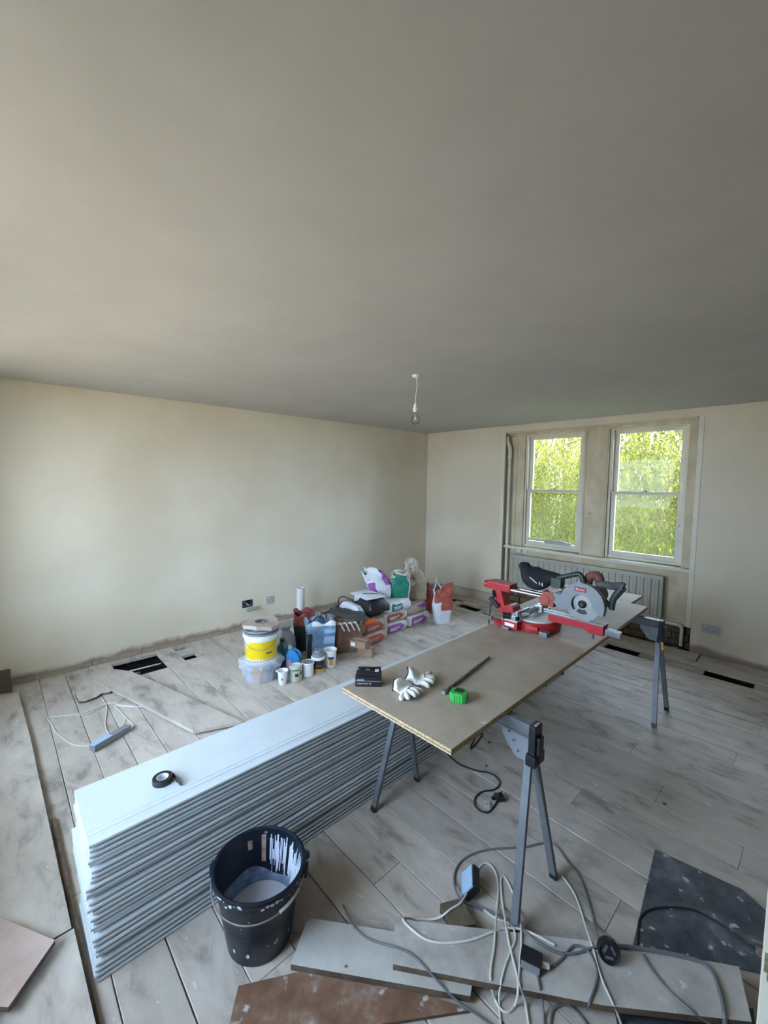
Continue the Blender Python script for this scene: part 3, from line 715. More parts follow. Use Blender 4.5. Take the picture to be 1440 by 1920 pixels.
# ------------------------------------------------------------------ on the near end: battery, gloves, rod, tape measure
a, b = PZ(668, 1288, BT), PZ(713, 1289, BT)
hd = math.atan2(b.y-a.y, b.x-a.x)
t = thing('tool_battery', 'black power tool battery at the near left corner of the chipboard', 'battery', tuple(PZ(691, 1281, BT)), hd)
g = G(); g.box(-.060, .060, -.036, .040, 0, .046); g.build('casing', 'black', t, bevel=.006)
g = G(); g.box(-.046, .052, -.028, .036, .046, .060).box(-.050, .050, -.020, -.012, .058, .066).box(-.050, .050, .022, .030, .058, .066).box(.036, .056, -.03, .03, .046, .068)
g.each('slide_rail', 'black', t, bevel=.002)
G().box(-.012, .004, -.012, .004, .060, .067).build('terminal', 'steel_bright', t, bevel=.001)
G().box(.03, .047, -.026, -.004, .0675, .0695).build('release_label', 'paper', t)
G().box(-.0605, .0605, -.0372, -.036, .026, .0285).build('seam', 'midgrey', t)
TT = Tr(-.052, -.0365, .0290) @ Matrix.Rotation(PI/2, 4, 'X')
text('lettering', 'makita', .013, 'paper', t, TT, shear=.2)
text('lettering', 'LITHIUM-ION 18V', .0085, 'paper', t, Tr(-.052, -.0365, .0125) @ Matrix.Rotation(PI/2, 4, 'X'), shear=.2)

def glove(label, c, rz, op, ln, fingers, seed):
    "leather work glove lying on its back, op = cuff half height, fingers = (root y, angle, length)"
    R_ = random.Random(seed)
    t = thing('work_glove', label, 'glove', tuple(c), rz, 'work gloves on the chipboard')
    g = G(); seg = 20; st = 9; V = []; F_ = []
    for i in range(st):
        u = i/(st-1); x = u*ln; hw = .036+.012*math.sin(u*PI*.8); hh = op*(1-u)+.017*u+.006*math.sin(u*7)
        for k in range(seg):
            a = 2*PI*k/seg; w = 1+.10*math.sin(3*a+u*9+seed)+.05*math.sin(5*a-u*14)
            V.append((x+.008*math.sin(2*a+seed), hw*math.cos(a)*w, hh+.002+max(-hh, hh*math.sin(a)*w)))
    for i in range(st-1):
        for k in range(seg): F_.append((i*seg+k, i*seg+(k+1) % seg, (i+1)*seg+(k+1) % seg, (i+1)*seg+k))
    F_.append(tuple((st-1)*seg+k for k in range(seg)))
    g.add(V, F_); g.build('palm', 'glove', t, smooth=True, sub=1)
    ring = [V[k] for k in range(seg)]+[V[0], V[1]]
    G().tube(ring, .0034, 6, smooth=2).build('elastic_cuff', 'black', t, smooth=True)
    for (y, an, l, zz) in fingers:
        p = Vector((ln-.012, y, .014)); g = G(); d1 = Vector((math.cos(an), math.sin(an), 0)); cur = R_.uniform(-.5, .5)
        d2 = Vector((math.cos(an+cur), math.sin(an+cur), 0))
        g.tube([p, p+d1*l*.4+Vector((0, 0, zz)), p+d1*l*.7+d2*.01+Vector((0, 0, zz)), p+d1*l*.7+d2*l*.3+Vector((0, 0, zz*.4-.002))], [.0125, .0125, .0125, .0125, .012, .0115, .011, .0105, .010, .009], 10, smooth=3)
        g.build('finger', 'glove', t, smooth=True)
    return t
glove('white work glove with wide black-edged cuff, behind the other glove', PZ(764, 1277, BT), math.radians(28), .030, .085, [(-.030, -.5, .045, .008), (-.012, -.1, .05, .014), (.008, .1, .05, .012), (.026, .35, .045, .006), (.034, 1.0, .04, .010)], 3)
glove('white work glove with curled fingers, in front of the other glove', PZ(744, 1292, BT), math.radians(5), .020, .080, [(-.030, -.45, .045, .004), (-.013, -.25, .05, .010), (.004, .0, .05, .012), (.022, .2, .045, .006), (-.034, -1.1, .035, .0)], 8)
p, q = PZ(834, 1296, BT+.01), PZ(917, 1232, BT+.01)
t = thing('masonry_drill_bit', 'long dark spiral drill bit lying beside the green tape measure', 'drill bit', (p.x, p.y, BT)); q = q-p; p0 = Vector((0, 0, .0095))
G().cyl(p0, (q.x, q.y, .0095), .0072, 12).build('core', 'galv', t, smooth=True)
g = G(); n = 170; dr = Vector((q.x, q.y, 0)); sd = dr.normalized().cross(Vector((0, 0, 1)))
g.tube([p0+dr*(.03+.76*i/n)+sd*.0066*math.cos(i*.38)+Vector((0, 0, 1))*.0066*math.sin(i*.38) for i in range(n)], .0026, 5, smooth=1)
g.build('spiral_flute', 'rust', t, smooth=True)
g = G(); e = p0+dr*.985; g.box(-.002, .018, -.0095, .0095, -.008, .008, T=Tr(*(p0-dr.normalized()*.012)) @ Rz(math.atan2(dr.y, dr.x))); g.build('carbide_tip', 'steel_dull', t)
c = PZ(861, 1312, BT)
t = thing('tape_measure', 'bright green tape measure on the near end of the chipboard', 'tape measure', tuple(c), math.radians(20))
pl = [(-.036, -.024), (-.022, -.034), (.022, -.034), (.036, -.022), (.038, .012), (.026, .030), (.0, .036), (-.026, .030), (-.038, .012)]
G().prism(pl, 0, .040).build('case', 'green', t, bevel=.006)
g = G(); [g.box(-.0375+.0*i, -.0335, -.022+.009*i, -.017+.009*i, .006, .034) for i in range(4)]; [g.box(x, x+.004, -.0358, -.033, .006, .034) for x in (-.015, -.004, .007)]
g.each('grip_rib', 'green', t, bevel=.001)
G().prism([(-.020, -.012), (.016, -.014), (.022, .008), (.008, .022), (-.016, .020)], .040, .0415).build('badge', 'black', t)
G().box(.034, .044, -.010, .010, .002, .010).build('end_hook', 'steel_dull', t)

# ------------------------------------------------------------------ sliding mitre saw
SO = Vector((3.22, -2.60, BT))
t = thing('mitre_saw', 'red sliding mitre saw with grey blade guard on the chipboard', 'saw', tuple(SO), 0)
g = G(); g.lathe([(.120, .0), (.152, .004), (.152, .052), (.146, .060), (.13, .062)], 36); g.box(-.13, -.02, -.20, .26, .012, .060)
g.prism([(-.13, -.20), (-.24, -.13), (-.245, -.11), (-.13, -.12)], .006, .026).prism([(-.13, .20), (-.13, .26), (-.24, .24), (-.24, .21)], .006, .026)
g.build('base', 'red', t, bevel=.004)
g = G(); g.box(-.128, -.022, -.198, -.09, .060, .068).box(-.128, -.022, .10, .258, .060, .068); g.each('side_table', 'offwhite', t, bevel=.001)
g = G(); g.prism([(-.25, -.132), (-.27, -.125), (-.27, -.112), (-.24, -.108)], .004, .03).box(.10, .15, -.155, -.10, .0, .030).box(-.12, -.07, -.215, -.19, 0, .02).box(.05, .10, .13, .17, 0, .02)
g.each('rubber_foot', 'galv', t, bevel=.004)
G().lathe([(.0, .062), (.135, .062), (.136, .064), (.136, .072), (.133, .074), (.0, .074)], 40).build('turntable', 'offwhite', t, smooth=True)
g = G(); g.prism([(.10, .066), (.10, .118), (.425, .120), (.425, .060), (.345, .060), (.315, .078), (.14, .070)], -.040, .040, 'y'); g.build('table_arm', 'red', t, bevel=.004)
g = G(); g.box(.0, .425, -.038, .038, .119, .122); g.build('arm_top', 'galv', t, bevel=.001)
g = G(); g.box(-.02, .42, -.006, .006, .1215, .1235); g.build('kerf_plate', 'black', t)
g = G(); g.beam((.425, 0, .085), (.505, .01, .078), .05, .032); G().cyl((.36, -.02, .06), (.36, -.02, .028), .012, 12).build('arm_foot_screw', 'galv', t, smooth=True); g.build('mitre_lock_handle', 'galv', t, bevel=.004)
# fence
g = G(); g.box(-.035, -.020, -.20, -.045, .074, .130).box(-.035, -.020, .045, .22, .074, .125).box(-.06, -.02, -.20, -.17, .074, .10).box(-.055, -.035, -.12, -.10, .074, .12)
g.each('fence_plate', 'steel_dull', t, bevel=.002)
g = G(); g.beam((-.10, -.17, .088), (.02, -.12, .115), .028, .020).beam((.0, -.13, .11), (.05, -.06, .15), .03, .022).box(.03, .075, -.075, -.05, .12, .165); g.build('hold_down_clamp', 'steel_dull', t, bevel=.003)
g = G(); g.cyl((-.115, -.20, .088), (-.08, -.18, .088), .020, 14).cyl((-.12, -.203, .088), (-.113, -.199, .088), .024, 14); g.build('clamp_knob', 'black', t, smooth=True)
G().box(-.105, -.04, -.2025, -.200, .028, .048).build('data_label', 'white', t)
G().box(.0, .07, -.1535, -.15, .026, .046, T=Rz(.10)).build('maker_badge', 'redder', t)
# rear column and rails
g = G(); g.prism([(-.30, .195), (-.235, .195), (-.205, .10), (-.15, .085), (-.12, .05), (-.12, .02), (-.20, .02), (-.245, .06), (-.255, .10)], -.045, .045, 'y'); g.cyl((-.17, -.05, .075), (-.17, .05, .075), .035, 20).cyl((-.155, -.062, .085), (-.155, -.04, .085), .028, 18)
g.build('rear_column', 'red', t, bevel=.004)
g = G(); g.box(-.345, -.165, -.050, .050, .195, .245); g.cyl((-.372, -.02, .218), (-.34, -.02, .218), .026, 18).cyl((-.372, .025, .218), (-.34, .025, .218), .022, 18); g.build('rail_housing', 'red', t, bevel=.006)
g = G(); g.box(-.33, -.165, -.040, .040, .245, .250); g.build('housing_cover', 'redder', t, bevel=.002)
for y in (-.030, .034): G().cyl((-.20, y, .213), (.11, y, .213), .0125, 16).build('slide_rail', 'steel_bright', t, smooth=True)
g = G(); g.box(.06, .135, -.050, .055, .165, .255).cyl((.075, -.055, .20), (.075, .06, .20), .034, 18).cyl((.125, -.056, .225), (.125, -.03, .225), .02, 14); g.build('slide_carriage', 'redder', t, bevel=.005)
g = G(); g.beam((-.29, -.055, .19), (-.275, -.062, .14), .010, .018).beam((-.31, -.055, .135), (-.24, -.062, .085), .02, .026); g.build('bevel_lock_lever', 'black', t, bevel=.003)
# blade head
BC = (.302, .222)
def arc(r, a0, a1, n=24, c=BC): return [(c[0]+r*math.cos(math.radians(a0+(a1-a0)*i/n)), c[1]+r*math.sin(math.radians(a0+(a1-a0)*i/n))) for i in range(n+1)]
g = G()
outer = arc(.128, -22, 165, 30)+[(.135, .262), (.130, .205), (.175, .165)]
inner = arc(.058, -22, 165, 30)+arc(.058, 165, 222, 3)[1:]
n = len(outer)
inner = inner[:n]
V = [(x, -.052, z) for x, z in outer]+[(x, -.052, z) for x, z in inner]+[(x, -.010, z) for x, z in outer]+[(x, -.048, z) for x, z in inner]
F_ = []
for i in range(n-1): F_ += [(i, i+1, n+i+1, n+i), (i, 2*n+i, 2*n+i+1, i+1), (n+i, n+i+1, 3*n+i+1, 3*n+i)]
F_ += [(0, n, 3*n, 2*n), (n-1, 3*n-1, 4*n-1, 2*n-1)]
g.add(V, F_); gd = g.build('blade_guard', 'steel_dull', t)
gd.data.materials[0] = tex('grey_guard_casting', [(.19, .21, .235), (.24, .26, .285)], nscale=12, bump=.03, rough=.45)
md = gd.modifiers.new('b', 'BEVEL'); md.width = .002; md.segments = 2; md.limit_method = 'ANGLE'
G().prism(arc(.120, -20, 200, 24), -.012, -.004, 'y').build('guard_back', 'midgrey', t)
# toothed blade
nt_ = 48; R_ = .105; pl = []
for i in range(nt_):
    a = 2*PI*i/nt_; pl += [(BC[0]+(R_-.007)*math.cos(a), BC[1]+(R_-.007)*math.sin(a)), (BC[0]+R_*math.cos(a+.07), BC[1]+R_*math.sin(a+.07)), (BC[0]+(R_+.001)*math.cos(a+.10), BC[1]+(R_+.001)*math.sin(a+.10))]
G().prism(pl, -.034, -.0315, 'y').build('saw_blade', 'blade', t)
TB = Tr(BC[0], -.034, BC[1]) @ Matrix.Rotation(PI/2, 4, 'X')
G().lathe([(.0, .0), (.024, .0), (.024, .006), (.016, .009), (.012, .014), (.0, .014)], 20, TB).build('arbor_bolt', 'black', t, smooth=True)
G().prism(arc(.060, 236, 300, 8)+arc(.034, 300, 240, 6), -.0356, -.0350, 'y').build('blade_print', 'darkprint', t)
G().prism(arc(.112, 196, 344, 24)+arc(.100, 344, 196, 24), -.046, -.043, 'y').build('clear_lower_guard', 'clear', t)
G().box(.262, .325, -.0545, -.0520, .300, .322).build('maker_label', 'red', t)
G().box(.260, .327, -.0530, -.0518, .298, .324).build('label_border', 'black', t)
text('lettering', 'Einhell', .016, 'paper', t, Tr(.275, -.0546, .3055) @ Matrix.Rotation(PI/2, 4, 'X'))
g = G(); g.box(.268, .273, -.0552, -.0545, .306, .318); g.build('label_mark', 'paper', t)
# motor, handles
g = G(); g.cyl((.325, -.004, .262), (.325, .15, .262), .055, 24).cyl((.325, .15, .262), (.325, .165, .262), .042, 24); g.box(.16, .30, -.004, .05, .20, .30)
g.build('motor', 'darkgreen', t, smooth=True)
g = G(); g.tube([(.30, .03, .33), (.31, .03, .375), (.335, .03, .390), (.362, .03, .388), (.372, .03, .35)], .026, 12, smooth=3); g.build('motor_housing', tex('brown_red_housing', [(.12, .035, .022), (.20, .075, .05)], nscale=14, bump=.1), t, smooth=True)
g = G(); g.tube([(.125, -.01, .30), (.14, -.01, .345), (.19, -.01, .366), (.245, -.01, .388), (.272, -.01, .390), (.29, -.01, .36), (.305, -.01, .325)], .0155, 10, smooth=3); g.box(.105, .165, -.03, .03, .285, .345)
g.build('carry_handle', 'darkgreen', t, smooth=True)
g = G(); g.tube([(.36, .01, .345), (.41, .01, .352), (.45, .01, .352), (.49, .01, .362), (.505, .01, .358)], .021, 12, smooth=3); g.build('grip', 'darkgrey', t, smooth=True)
g = G(); g.tube([(.50, .01, .355), (.475, .01, .315), (.452, .01, .27), (.448, .01, .215)], [.021, .021, .02, .02, .018, .018, .017, .017, .016], 10, smooth=3); g.tube([(.448, .01, .225), (.42, .0, .255), (.40, -.01, .28)], .014, 8, smooth=3)
g.build('trigger_handle', 'darkgreen', t, smooth=True)
# dust bag
g = G(); g.tube([(.165, .01, .345), (.13, .015, .348), (.085, .02, .335), (.035, .03, .315), (-.015, .035, .305), (-.065, .04, .325), (-.098, .04, .352), (-.118, .04, .385), (-.122, .04, .40)],
       [.016, .020, .022, .028, .036, .044, .052, .060, .068, .074, .078, .079, .078, .074, .066, .056, .046, .040, .038, .036, .030, .024, .018], 16, smooth=3, flat=.75)
g.build('dust_bag', 'blackmatt', t, smooth=True)
g = G(); [g.box(.03+.018*i, .036+.018*i, -.0345, -.033, .285-.004*i, .305-.004*i) for i in range(2)]; g.beam((-.035, -.036, .325), (.015, -.034, .292), .002, .005); g.each('bag_print', 'paper', t)
# its flex: down between stack and sheet, along the floor to a plug
def W2(p): return Vector(p)-SO
path = [SO+Vector((-.285, -.03, .20)), SO+Vector((-.292, -.06, .10)), (2.925, -2.675, .80), (2.920, -2.70, .45), (2.925, -2.75, .08), (2.96, -2.86, .008), (3.02, -3.0, .006)]
path += [PZ(*q, .006) for q in [(905, 1375), (868, 1392), (836, 1404), (838, 1412), (860, 1432), (890, 1444), (920, 1450), (935, 1462), (936, 1472), (925, 1481), (905, 1484), (892, 1494), (890, 1508), (900, 1520), (915, 1523), (926, 1512), (931, 1504)]]
G().tube([W2(p) for p in path], .0042, 7, smooth=5).build('power_cable', 'cable_k', t, smooth=True)
c = W2(PZ(937, 1499, .0)); g = G(); T = Tr(*c) @ Rz(.9)
g.box(-.026, .022, -.024, .024, .004, .022, T=T).box(-.005, .004, -.004, .004, .022, .040, T=T).box(.010, .015, -.014, -.008, .022, .038, T=T).box(.010, .015, .008, .014, .022, .038, T=T).box(-.045, -.026, -.008, .008, .004, .018, T=T)
g.build('plug', 'black', t, bevel=.003)
c = W2(PZ(913, 1511, .0)); T = Tr(*c) @ Rz(.75) 
G().box(-.013, .013, -.018, .018, .010, .0115, T=T).build('cable_tag', 'paper', t)
G().box(-.009, .009, -.002, .001, .0115, .012, T=T).box(-.009, .009, -.010, -.007, .0115, .012, T=T).box(-.009, .004, .006, .009, .0115, .012, T=T).each('tag_print', 'darkprint', t)

# ------------------------------------------------------------------ bucket
t = thing('builders_bucket', 'black builders bucket with white paint drips and milky water', 'bucket', (3.122, -4.488, 0), 0)
rb, rtp, hb = .116, .158, .285
def rad(z): return rb+(rtp-rb)*z/hb
g = G(); g.lathe([(rb-.006, .004), (rb-.003, 0), (rb, .004), (rad(.13), .13), (rad(.235), .235), (rad(.24)+.004, .24), (rad(.26)+.004, .262), (rtp+.004, .268), (rtp+.009, .274), (rtp+.009, .284), (rtp+.002, .287), (rtp-.004, .284), (rad(.26)-.003, .26), (rad(.02)-.003, .01), (0, .009)], 48,
        wob=lambda a, z: 1+(.02*z/.28)*math.sin(2*a+.6))
for s in (-1, 1): pass
g.build('body', 'bucket', t, smooth=True)
G().lathe([(0, .086), (.03, .0862), (rad(.086)-.0045, .0862)], 40, closed=True).build('dirty_water', 'water', t, smooth=True)
# film of paint low on the inside, runs above it
def inner_patch(a0, a1, z0, z1, n=3, jag=.0):
    V = []; 
    for i in range(n+1):
        a = math.radians(a0+(a1-a0)*i/n)
        for z in (z0, z1):
            r = rad(z)*(1+(.02*z/.28)*math.sin(2*a+.6))-.0045; V.append((r*math.cos(a), r*math.sin(a), z))
    return V, [(2*i, 2*i+2, 2*i+3, 2*i+1) for i in range(n)]
g = G(); R_ = random.Random(4)
for k in range(105):
    a = R_.uniform(14, 136); z1 = R_.uniform(.20, .268); z0 = R_.uniform(.115, .17); w = R_.uniform(.4, 1.3)
    g.add(*inner_patch(a-w, a+w, z0, z1, 1))
for k in range(18):
    a = 14+k*4.4; g.add(*inner_patch(a-2.3, a+2.3, .11, R_.uniform(.165, .21), 1))
g.build('paint_drips', 'dripwhite', t)['kind'] = 'stuff'
g = G()
for k in range(26):
    pass
V = []
for k in range(73):
    a = math.radians(k*5); zt_ = .135+.014*math.sin(a*2+1)+.008*math.sin(a*5)
    for z in (.087, zt_): r_ = rad(z)*(1+(.02*z/.28)*math.sin(2*a+.6))-.004; V.append((r_*math.cos(a), r_*math.sin(a), z))
g.add(V, [(2*i, 2*i+2, 2*i+3, 2*i+1) for i in range(72)])
g.build('paint_film', tex('blue_grey_film', [(.10, .13, .20), (.24, .30, .42)], nscale=20, bump=0, rough=.4), t)
g = G(); g.add(*inner_patch(164, 171, .215, .25, 3)); g.add(*inner_patch(143, 150, .16, .262, 3)); g.each('brown_splash', tex('pink_brown_splash', [(.20, .07, .05), (.42, .33, .30)], nscale=25, bump=0), t)
# spout, lugs, wire handle with grip
g = G()
for a in (47, -133): T = Rz(math.radians(a)); g.box(rtp-.002, rtp+.022, -.016, .016, .236, .274, T=T)
g.prism([(rtp-.004, -.03), (rtp+.026, -.004), (rtp+.026, .004), (rtp-.004, .03)], .266, .286, T=Rz(math.radians(60)))
g.each('lug', 'bucket', t, bevel=.003)
pts = []
for i in range(19):
    u = i/18; a = math.radians(47-180*u); z = .258-.045*math.sin(PI*u)**.8; rr = rad(z)+.016
    pts.append((rr*math.cos(a), rr*math.sin(a), z))
G().tube(pts, .0028, 6, smooth=2).build('wire_handle', 'steel_dull', t, smooth=True)
p = [Vector(q) for q in pts[2:6]]; G().tube(p, .0055, 8, smooth=2).build('handle_grip', 'cable_w', t, smooth=True)
g = G()
for k in range(46):
    a0 = R_.uniform(-115, 65); up_r = k < 30; z = R_.uniform(.264, .282) if up_r else R_.uniform(.04, .235); sz = R_.uniform(.0015, .006); n_ = 7; V = []
    for q in range(n_):
        b_ = 2*PI*q/n_; rr = sz*R_.uniform(.55, 1.2); zz = min(z+rr*math.sin(b_)*(1 if up_r else 1.8), .2835); ar = math.radians(a0)+rr*math.cos(b_)*1.4/.15
        r2_ = ((rtp+.0102) if up_r else rad(zz)+.0016)*(1+(.02*zz/.28)*math.sin(2*ar+.6)); V.append((r2_*math.cos(ar), r2_*math.sin(ar), zz))
    g.add(V, [tuple(range(n_))])
g.build('paint_splash', 'dripwhite', t)['kind'] = 'stuff'

# ------------------------------------------------------------------ loose boards, sheets
def slab(name, label, cat, pix, z0, z1, m, group=None, edge='edge_wood', bevel=.0012, local=True):
    P_ = [PZ(x, y, z1) if len(q) == 2 else Vector(q) for q in pix for x, y in [q[:2]]] if len(pix[0]) == 2 else [Vector(q) for q in pix]
    c = sum(P_, Vector())/len(P_); area = sum(P_[i].x*P_[(i+1) % len(P_)].y-P_[(i+1) % len(P_)].x*P_[i].y for i in range(len(P_)))
    if area < 0: P_ = P_[::-1]
    g = G(); g.prism([(p.x-c.x, p.y-c.y) for p in P_], z0, z1)
    o = g.build(name, [m, edge], bevel=bevel)
    for pl in o.data.polygons:
        if abs(pl.normal.z) < .5: pl.material_index = 1
    o.location = (c.x, c.y, 0); tag(o, label, cat, group)
    SUP.append(([(p.x, p.y) for p in P_], z1)); return o
SUP = []
slab('brown_board', 'brown stained plywood board under the pale offcut', 'board', [(447, 1848), (560, 1822), (700, 1832), (885, 1893), (700, 1922), (600, 1990), (420, 1990), (430, 1920)], .001, .011, 'brownboard', 'loose boards in the foreground')
slab('pale_board', 'short pale board with two screws between the bucket and the grey plank', 'board', [(577, 1720), (545, 1808), (882, 1868), (886, 1842), (900, 1772)], .0115, .034, 'plywood', 'loose boards in the foreground')
for q in ((664, 1741), (648, 1813)):
    c = PZ(*q, .034); o = G().lathe([(.0, .0), (.0045, .0), (.0045, .003), (.0, .0045)], 10).build('screw', 'steel_bright', smooth=True); o.location = (c.x, c.y, .034); tag(o, 'steel screw standing in the pale board, %s' % ('upper of two' if q[1] < 1780 else 'lower of two'), 'screw')
slab('grey_plank', 'long dusty grey plank across the foreground under the cables', 'board', [(740, 1722), (737, 1808), (900, 1840), (1130, 1885), (1410, 1916), (1386, 1812), (1240, 1786), (1110, 1764)], .0345, .056, 'board_dusty', 'loose boards in the foreground')
slab('vinyl_sheet', 'dark speckled vinyl sheet on the floor beside the door', 'sheet', [(1228, 1592), (1392, 1668), (1450, 1720), (1450, 1830), (1187, 1770)], .001, .004, 'slate', 'dark vinyl sheets', edge='slate', bevel=0)
slab('vinyl_sheet', 'dark vinyl sheet under the near edge of the grey plank', 'sheet', [(1150, 1880), (1412, 1890), (1425, 1990), (1170, 1990)], .001, .004, 'slate', 'dark vinyl sheets', edge='slate', bevel=0)
slab('wood_block', 'small dark block of wood behind the grey plank', 'block', [(825, 1694), (862, 1684), (893, 1732), (850, 1740)], .001, .04, 'block', edge='edge_wood')
# boards along the left
slab('floor_plank_offcut', 'long loose plank running from the left wall to the stack end', 'board', [(.27, -5.065, 0), (1.1, -5.036, 0), (2.24, -5.014, 0), (2.66, -5.006, 0), (2.66, -5.205, 0), (.24, -5.235, 0)], .002, .030, 'board_floor', 'loose planks along the left edge')
slab('floor_plank_offcut', 'loose plank end beside the near end of the stack', 'board', [(2.666, -5.000, 0), (3.30, -4.985, 0), (3.30, -5.19, 0), (2.666, -5.20, 0)], .002, .029, 'board_floor', 'loose planks along the left edge')
slab('floor_plank_offcut', 'outer loose plank at the left edge of the photo', 'board', [(.5, -5.245, 0), (2.40, -5.212, 0), (2.40, -5.40, 0), (.5, -5.43, 0)], .002, .031, 'board_floor', 'loose planks along the left edge')
slab('dark_strip', 'thin dark strip lying along the foot of the stack end', 'dark_strip', [(1.95, -4.990, 0), (3.2, -4.978, 0), (3.2, -4.998, 0), (1.95, -5.008, 0)], .001, .014, 'edge_wood')  # dark strip laid in the gap between plank and stack end
slab('plaster_offcut', 'dark offcut under the pinkish board at bottom left', 'board', [(2.42, -5.30, 0), (2.500, -5.195, 0), (2.69, -5.075, 0), (2.83, -5.185, 0), (2.72, -5.30, 0)], .0315, .052, 'edge_wood', 'offcuts at the bottom left')
slab('plaster_offcut', 'square pinkish offcut lying on the planks at bottom left', 'board', [(2.40, -5.29, .0), (2.495, -5.19, .0), (2.714, -5.058, .0), (2.855, -5.185, .0), (2.70, -5.34, 0)], .0525, .070, 'pinkboard', 'offcuts at the bottom left')
# loose boards by the left wall
o = slab('floor_plank_offcut', 'loose floorboard lying diagonally from the wall to the stack', 'board', [(152, 1263), (175, 1250), (245, 1258), (455, 1352), (362, 1370), (262, 1318)], .016, .038, 'board_floor', edge='board_floor')
slab('broken_board', 'broken piece of board with jagged edge beside the left holes', 'board', [(140, 1300), (158, 1266), (212, 1292), (206, 1298), (190, 1300), (180, 1307), (160, 1314), (148, 1315)], .001, .016, 'board_floor')
c = Vector((.075, -5.17, 0)); o = G().box(-.07, .07, -.07, .07, 0, .14).build('concrete_block', 'block', bevel=.008); o.location = c; tag(o, 'dark square block against the foot of the left wall', 'block')
# little crumbs on the floor
for i, (q, lb) in enumerate([((1245, 1508), 'dark wood chip on the bare floor beyond the vinyl sheet'), ((917, 1393), 'dark wood chip beside the near trestle clamp'), ((912, 1437), 'tiny dark chip by the loop of black flex')]):
    c = PZ(*q, 0); o = G().prism([(-.007, -.005), (.006, -.006), (.009, .004), (-.003, .007)], 0, .006).build('wood_chip', 'edge_wood', bevel=.001)
    o.location = (c.x, c.y, .001); o.rotation_euler = (0, 0, i*1.3)
    tag(o, lb, 'chip', 'chips on the floor')

# ------------------------------------------------------------------ cables in the foreground
def inside(p, poly):
    r = False; n = len(poly)
    for i in range(n):
        (x1, y1), (x2, y2) = poly[i], poly[(i+1) % n]
        if (y1 > p[1]) != (y2 > p[1]) and p[0] < (x2-x1)*(p[1]-y1)/(y2-y1)+x1: r = not r
    return r
def lay(px, py, r, extra=0):
    for z in sorted({s[1] for s in SUP}, reverse=True):
        q = PZ(px, py, z+r)
        if any(abs(s[1]-z) < 1e-6 and inside((q.x, q.y), s[0]) for s in SUP): return PZ(px, py, z+r+extra)
    return PZ(px, py, r+extra)
def catmull(p, n):
    q = []
    for i in range(len(p)-1):
        a, b, c, d = (Vector(p[max(i-1, 0)]), Vector(p[i]), Vector(p[i+1]), Vector(p[min(i+2, len(p)-1)]))
        for k in range(n):
            t = k/n; q.append(.5*((2*b)+(c-a)*t+(2*a-5*b+4*c-d)*t*t+(3*b-a-3*c+d)*t**3))
    q.append(Vector(p[-1])); return q
def cable(name, label, m, r, pix, group='cables in the foreground', cat='cable', seg=7, lift=0.0):
    "flex lying on whatever is under it, rising over the edges of boards"
    pp = catmull(pix, 4); hs = [lay(x, y, r).z for x, y in pp]; n = len(hs)
    hm = [max(hs[max(0, i-2):i+3]) for i in range(n)]
    hm = [sum(hm[max(0, i-2):i+3])/len(hm[max(0, i-2):i+3]) for i in range(n)]
    hm = [max(a, b)+lift*math.sin(PI*i/(n-1)) for i, (a, b) in enumerate(zip(hm, hs))]
    P_ = [PZ(x, y, h) for (x, y), h in zip(pp, hm)]
    o0 = P_[0].copy(); o0.z = 0
    o = G().tube([p-o0 for p in P_], r, seg, smooth=2).build(name, m, smooth=True); o.location = o0
    return tag(o, label, cat, group)
wp = [(1040, 1772), (985, 1745), (940, 1742), (885, 1762), (835, 1768), (800, 1762), (775, 1745), (757, 1727), (760, 1721), (785, 1724), (820, 1722), (845, 1705), (866, 1690), (885, 1655), (895, 1632), (905, 1620), (915, 1619), (925, 1628), (932, 1645), (934, 1670), (932, 1700), (929, 1740), (926, 1780), (921, 1810), (920, 1835), (925, 1865), (937, 1890), (950, 1898), (962, 1890), (970, 1870), (973, 1830), (977, 1780), (977, 1740), (972, 1705), (962, 1675), (950, 1650), (943, 1643), (939, 1655), (942, 1690), (948, 1730), (955, 1770), (965, 1810), (975, 1850), (985, 1880), (993, 1930)]
cable('white_cable', 'long white cable looping over the grey plank', 'cable_w', .0040, wp)
cable('white_cable', 'white cable crossing the long looped one by the trestle foot', 'cable_w', .0036, [(885, 1688), (905, 1704), (930, 1722), (950, 1729), (963, 1742), (966, 1762), (957, 1785), (946, 1815), (938, 1850), (936, 1880), (940, 1930)])
cable('white_cable', 'white cable running from the trestle foot to the bottom edge', 'cable_w', .0036, [(1052, 1641), (1060, 1650), (1076, 1674), (1088, 1703), (1099, 1740), (1112, 1778), (1121, 1812), (1131, 1842), (1146, 1875), (1158, 1902), (1168, 1930)])
cable('grey_cable', 'grey cable looping behind the trestle leg to the round socket', 'cable_g', .0045, [(905, 1706), (880, 1697), (862, 1683), (852, 1660), (853, 1635), (865, 1615), (885, 1602), (915, 1593), (950, 1590), (985, 1588), (1010, 1582), (1030, 1580), (1046, 1590), (1062, 1613), (1084, 1640), (1097, 1672), (1109, 1712), (1118, 1745), (1124, 1768)])
cable('grey_cable', 'grey cable from the pale blue socket over the grey plank', 'cable_g', .0045, [(885, 1690), (905, 1703), (930, 1714), (958, 1727), (985, 1748), (1010, 1768), (1045, 1786), (1075, 1788), (1100, 1781), (1118, 1775)])
cable('grey_cable', 'grey cable arching from the black adaptor to the right', 'cable_g', .0042, [(1016, 1822), (1036, 1812), (1055, 1796), (1068, 1779), (1080, 1773), (1098, 1780), (1113, 1800), (1120, 1825), (1116, 1850), (1106, 1878), (1100, 1892)])
cable('grey_cable', 'grey cable running down from the black adaptor', 'cable_g', .004, [(1006, 1822), (1011, 1845), (1017, 1880), (1022, 1930)])
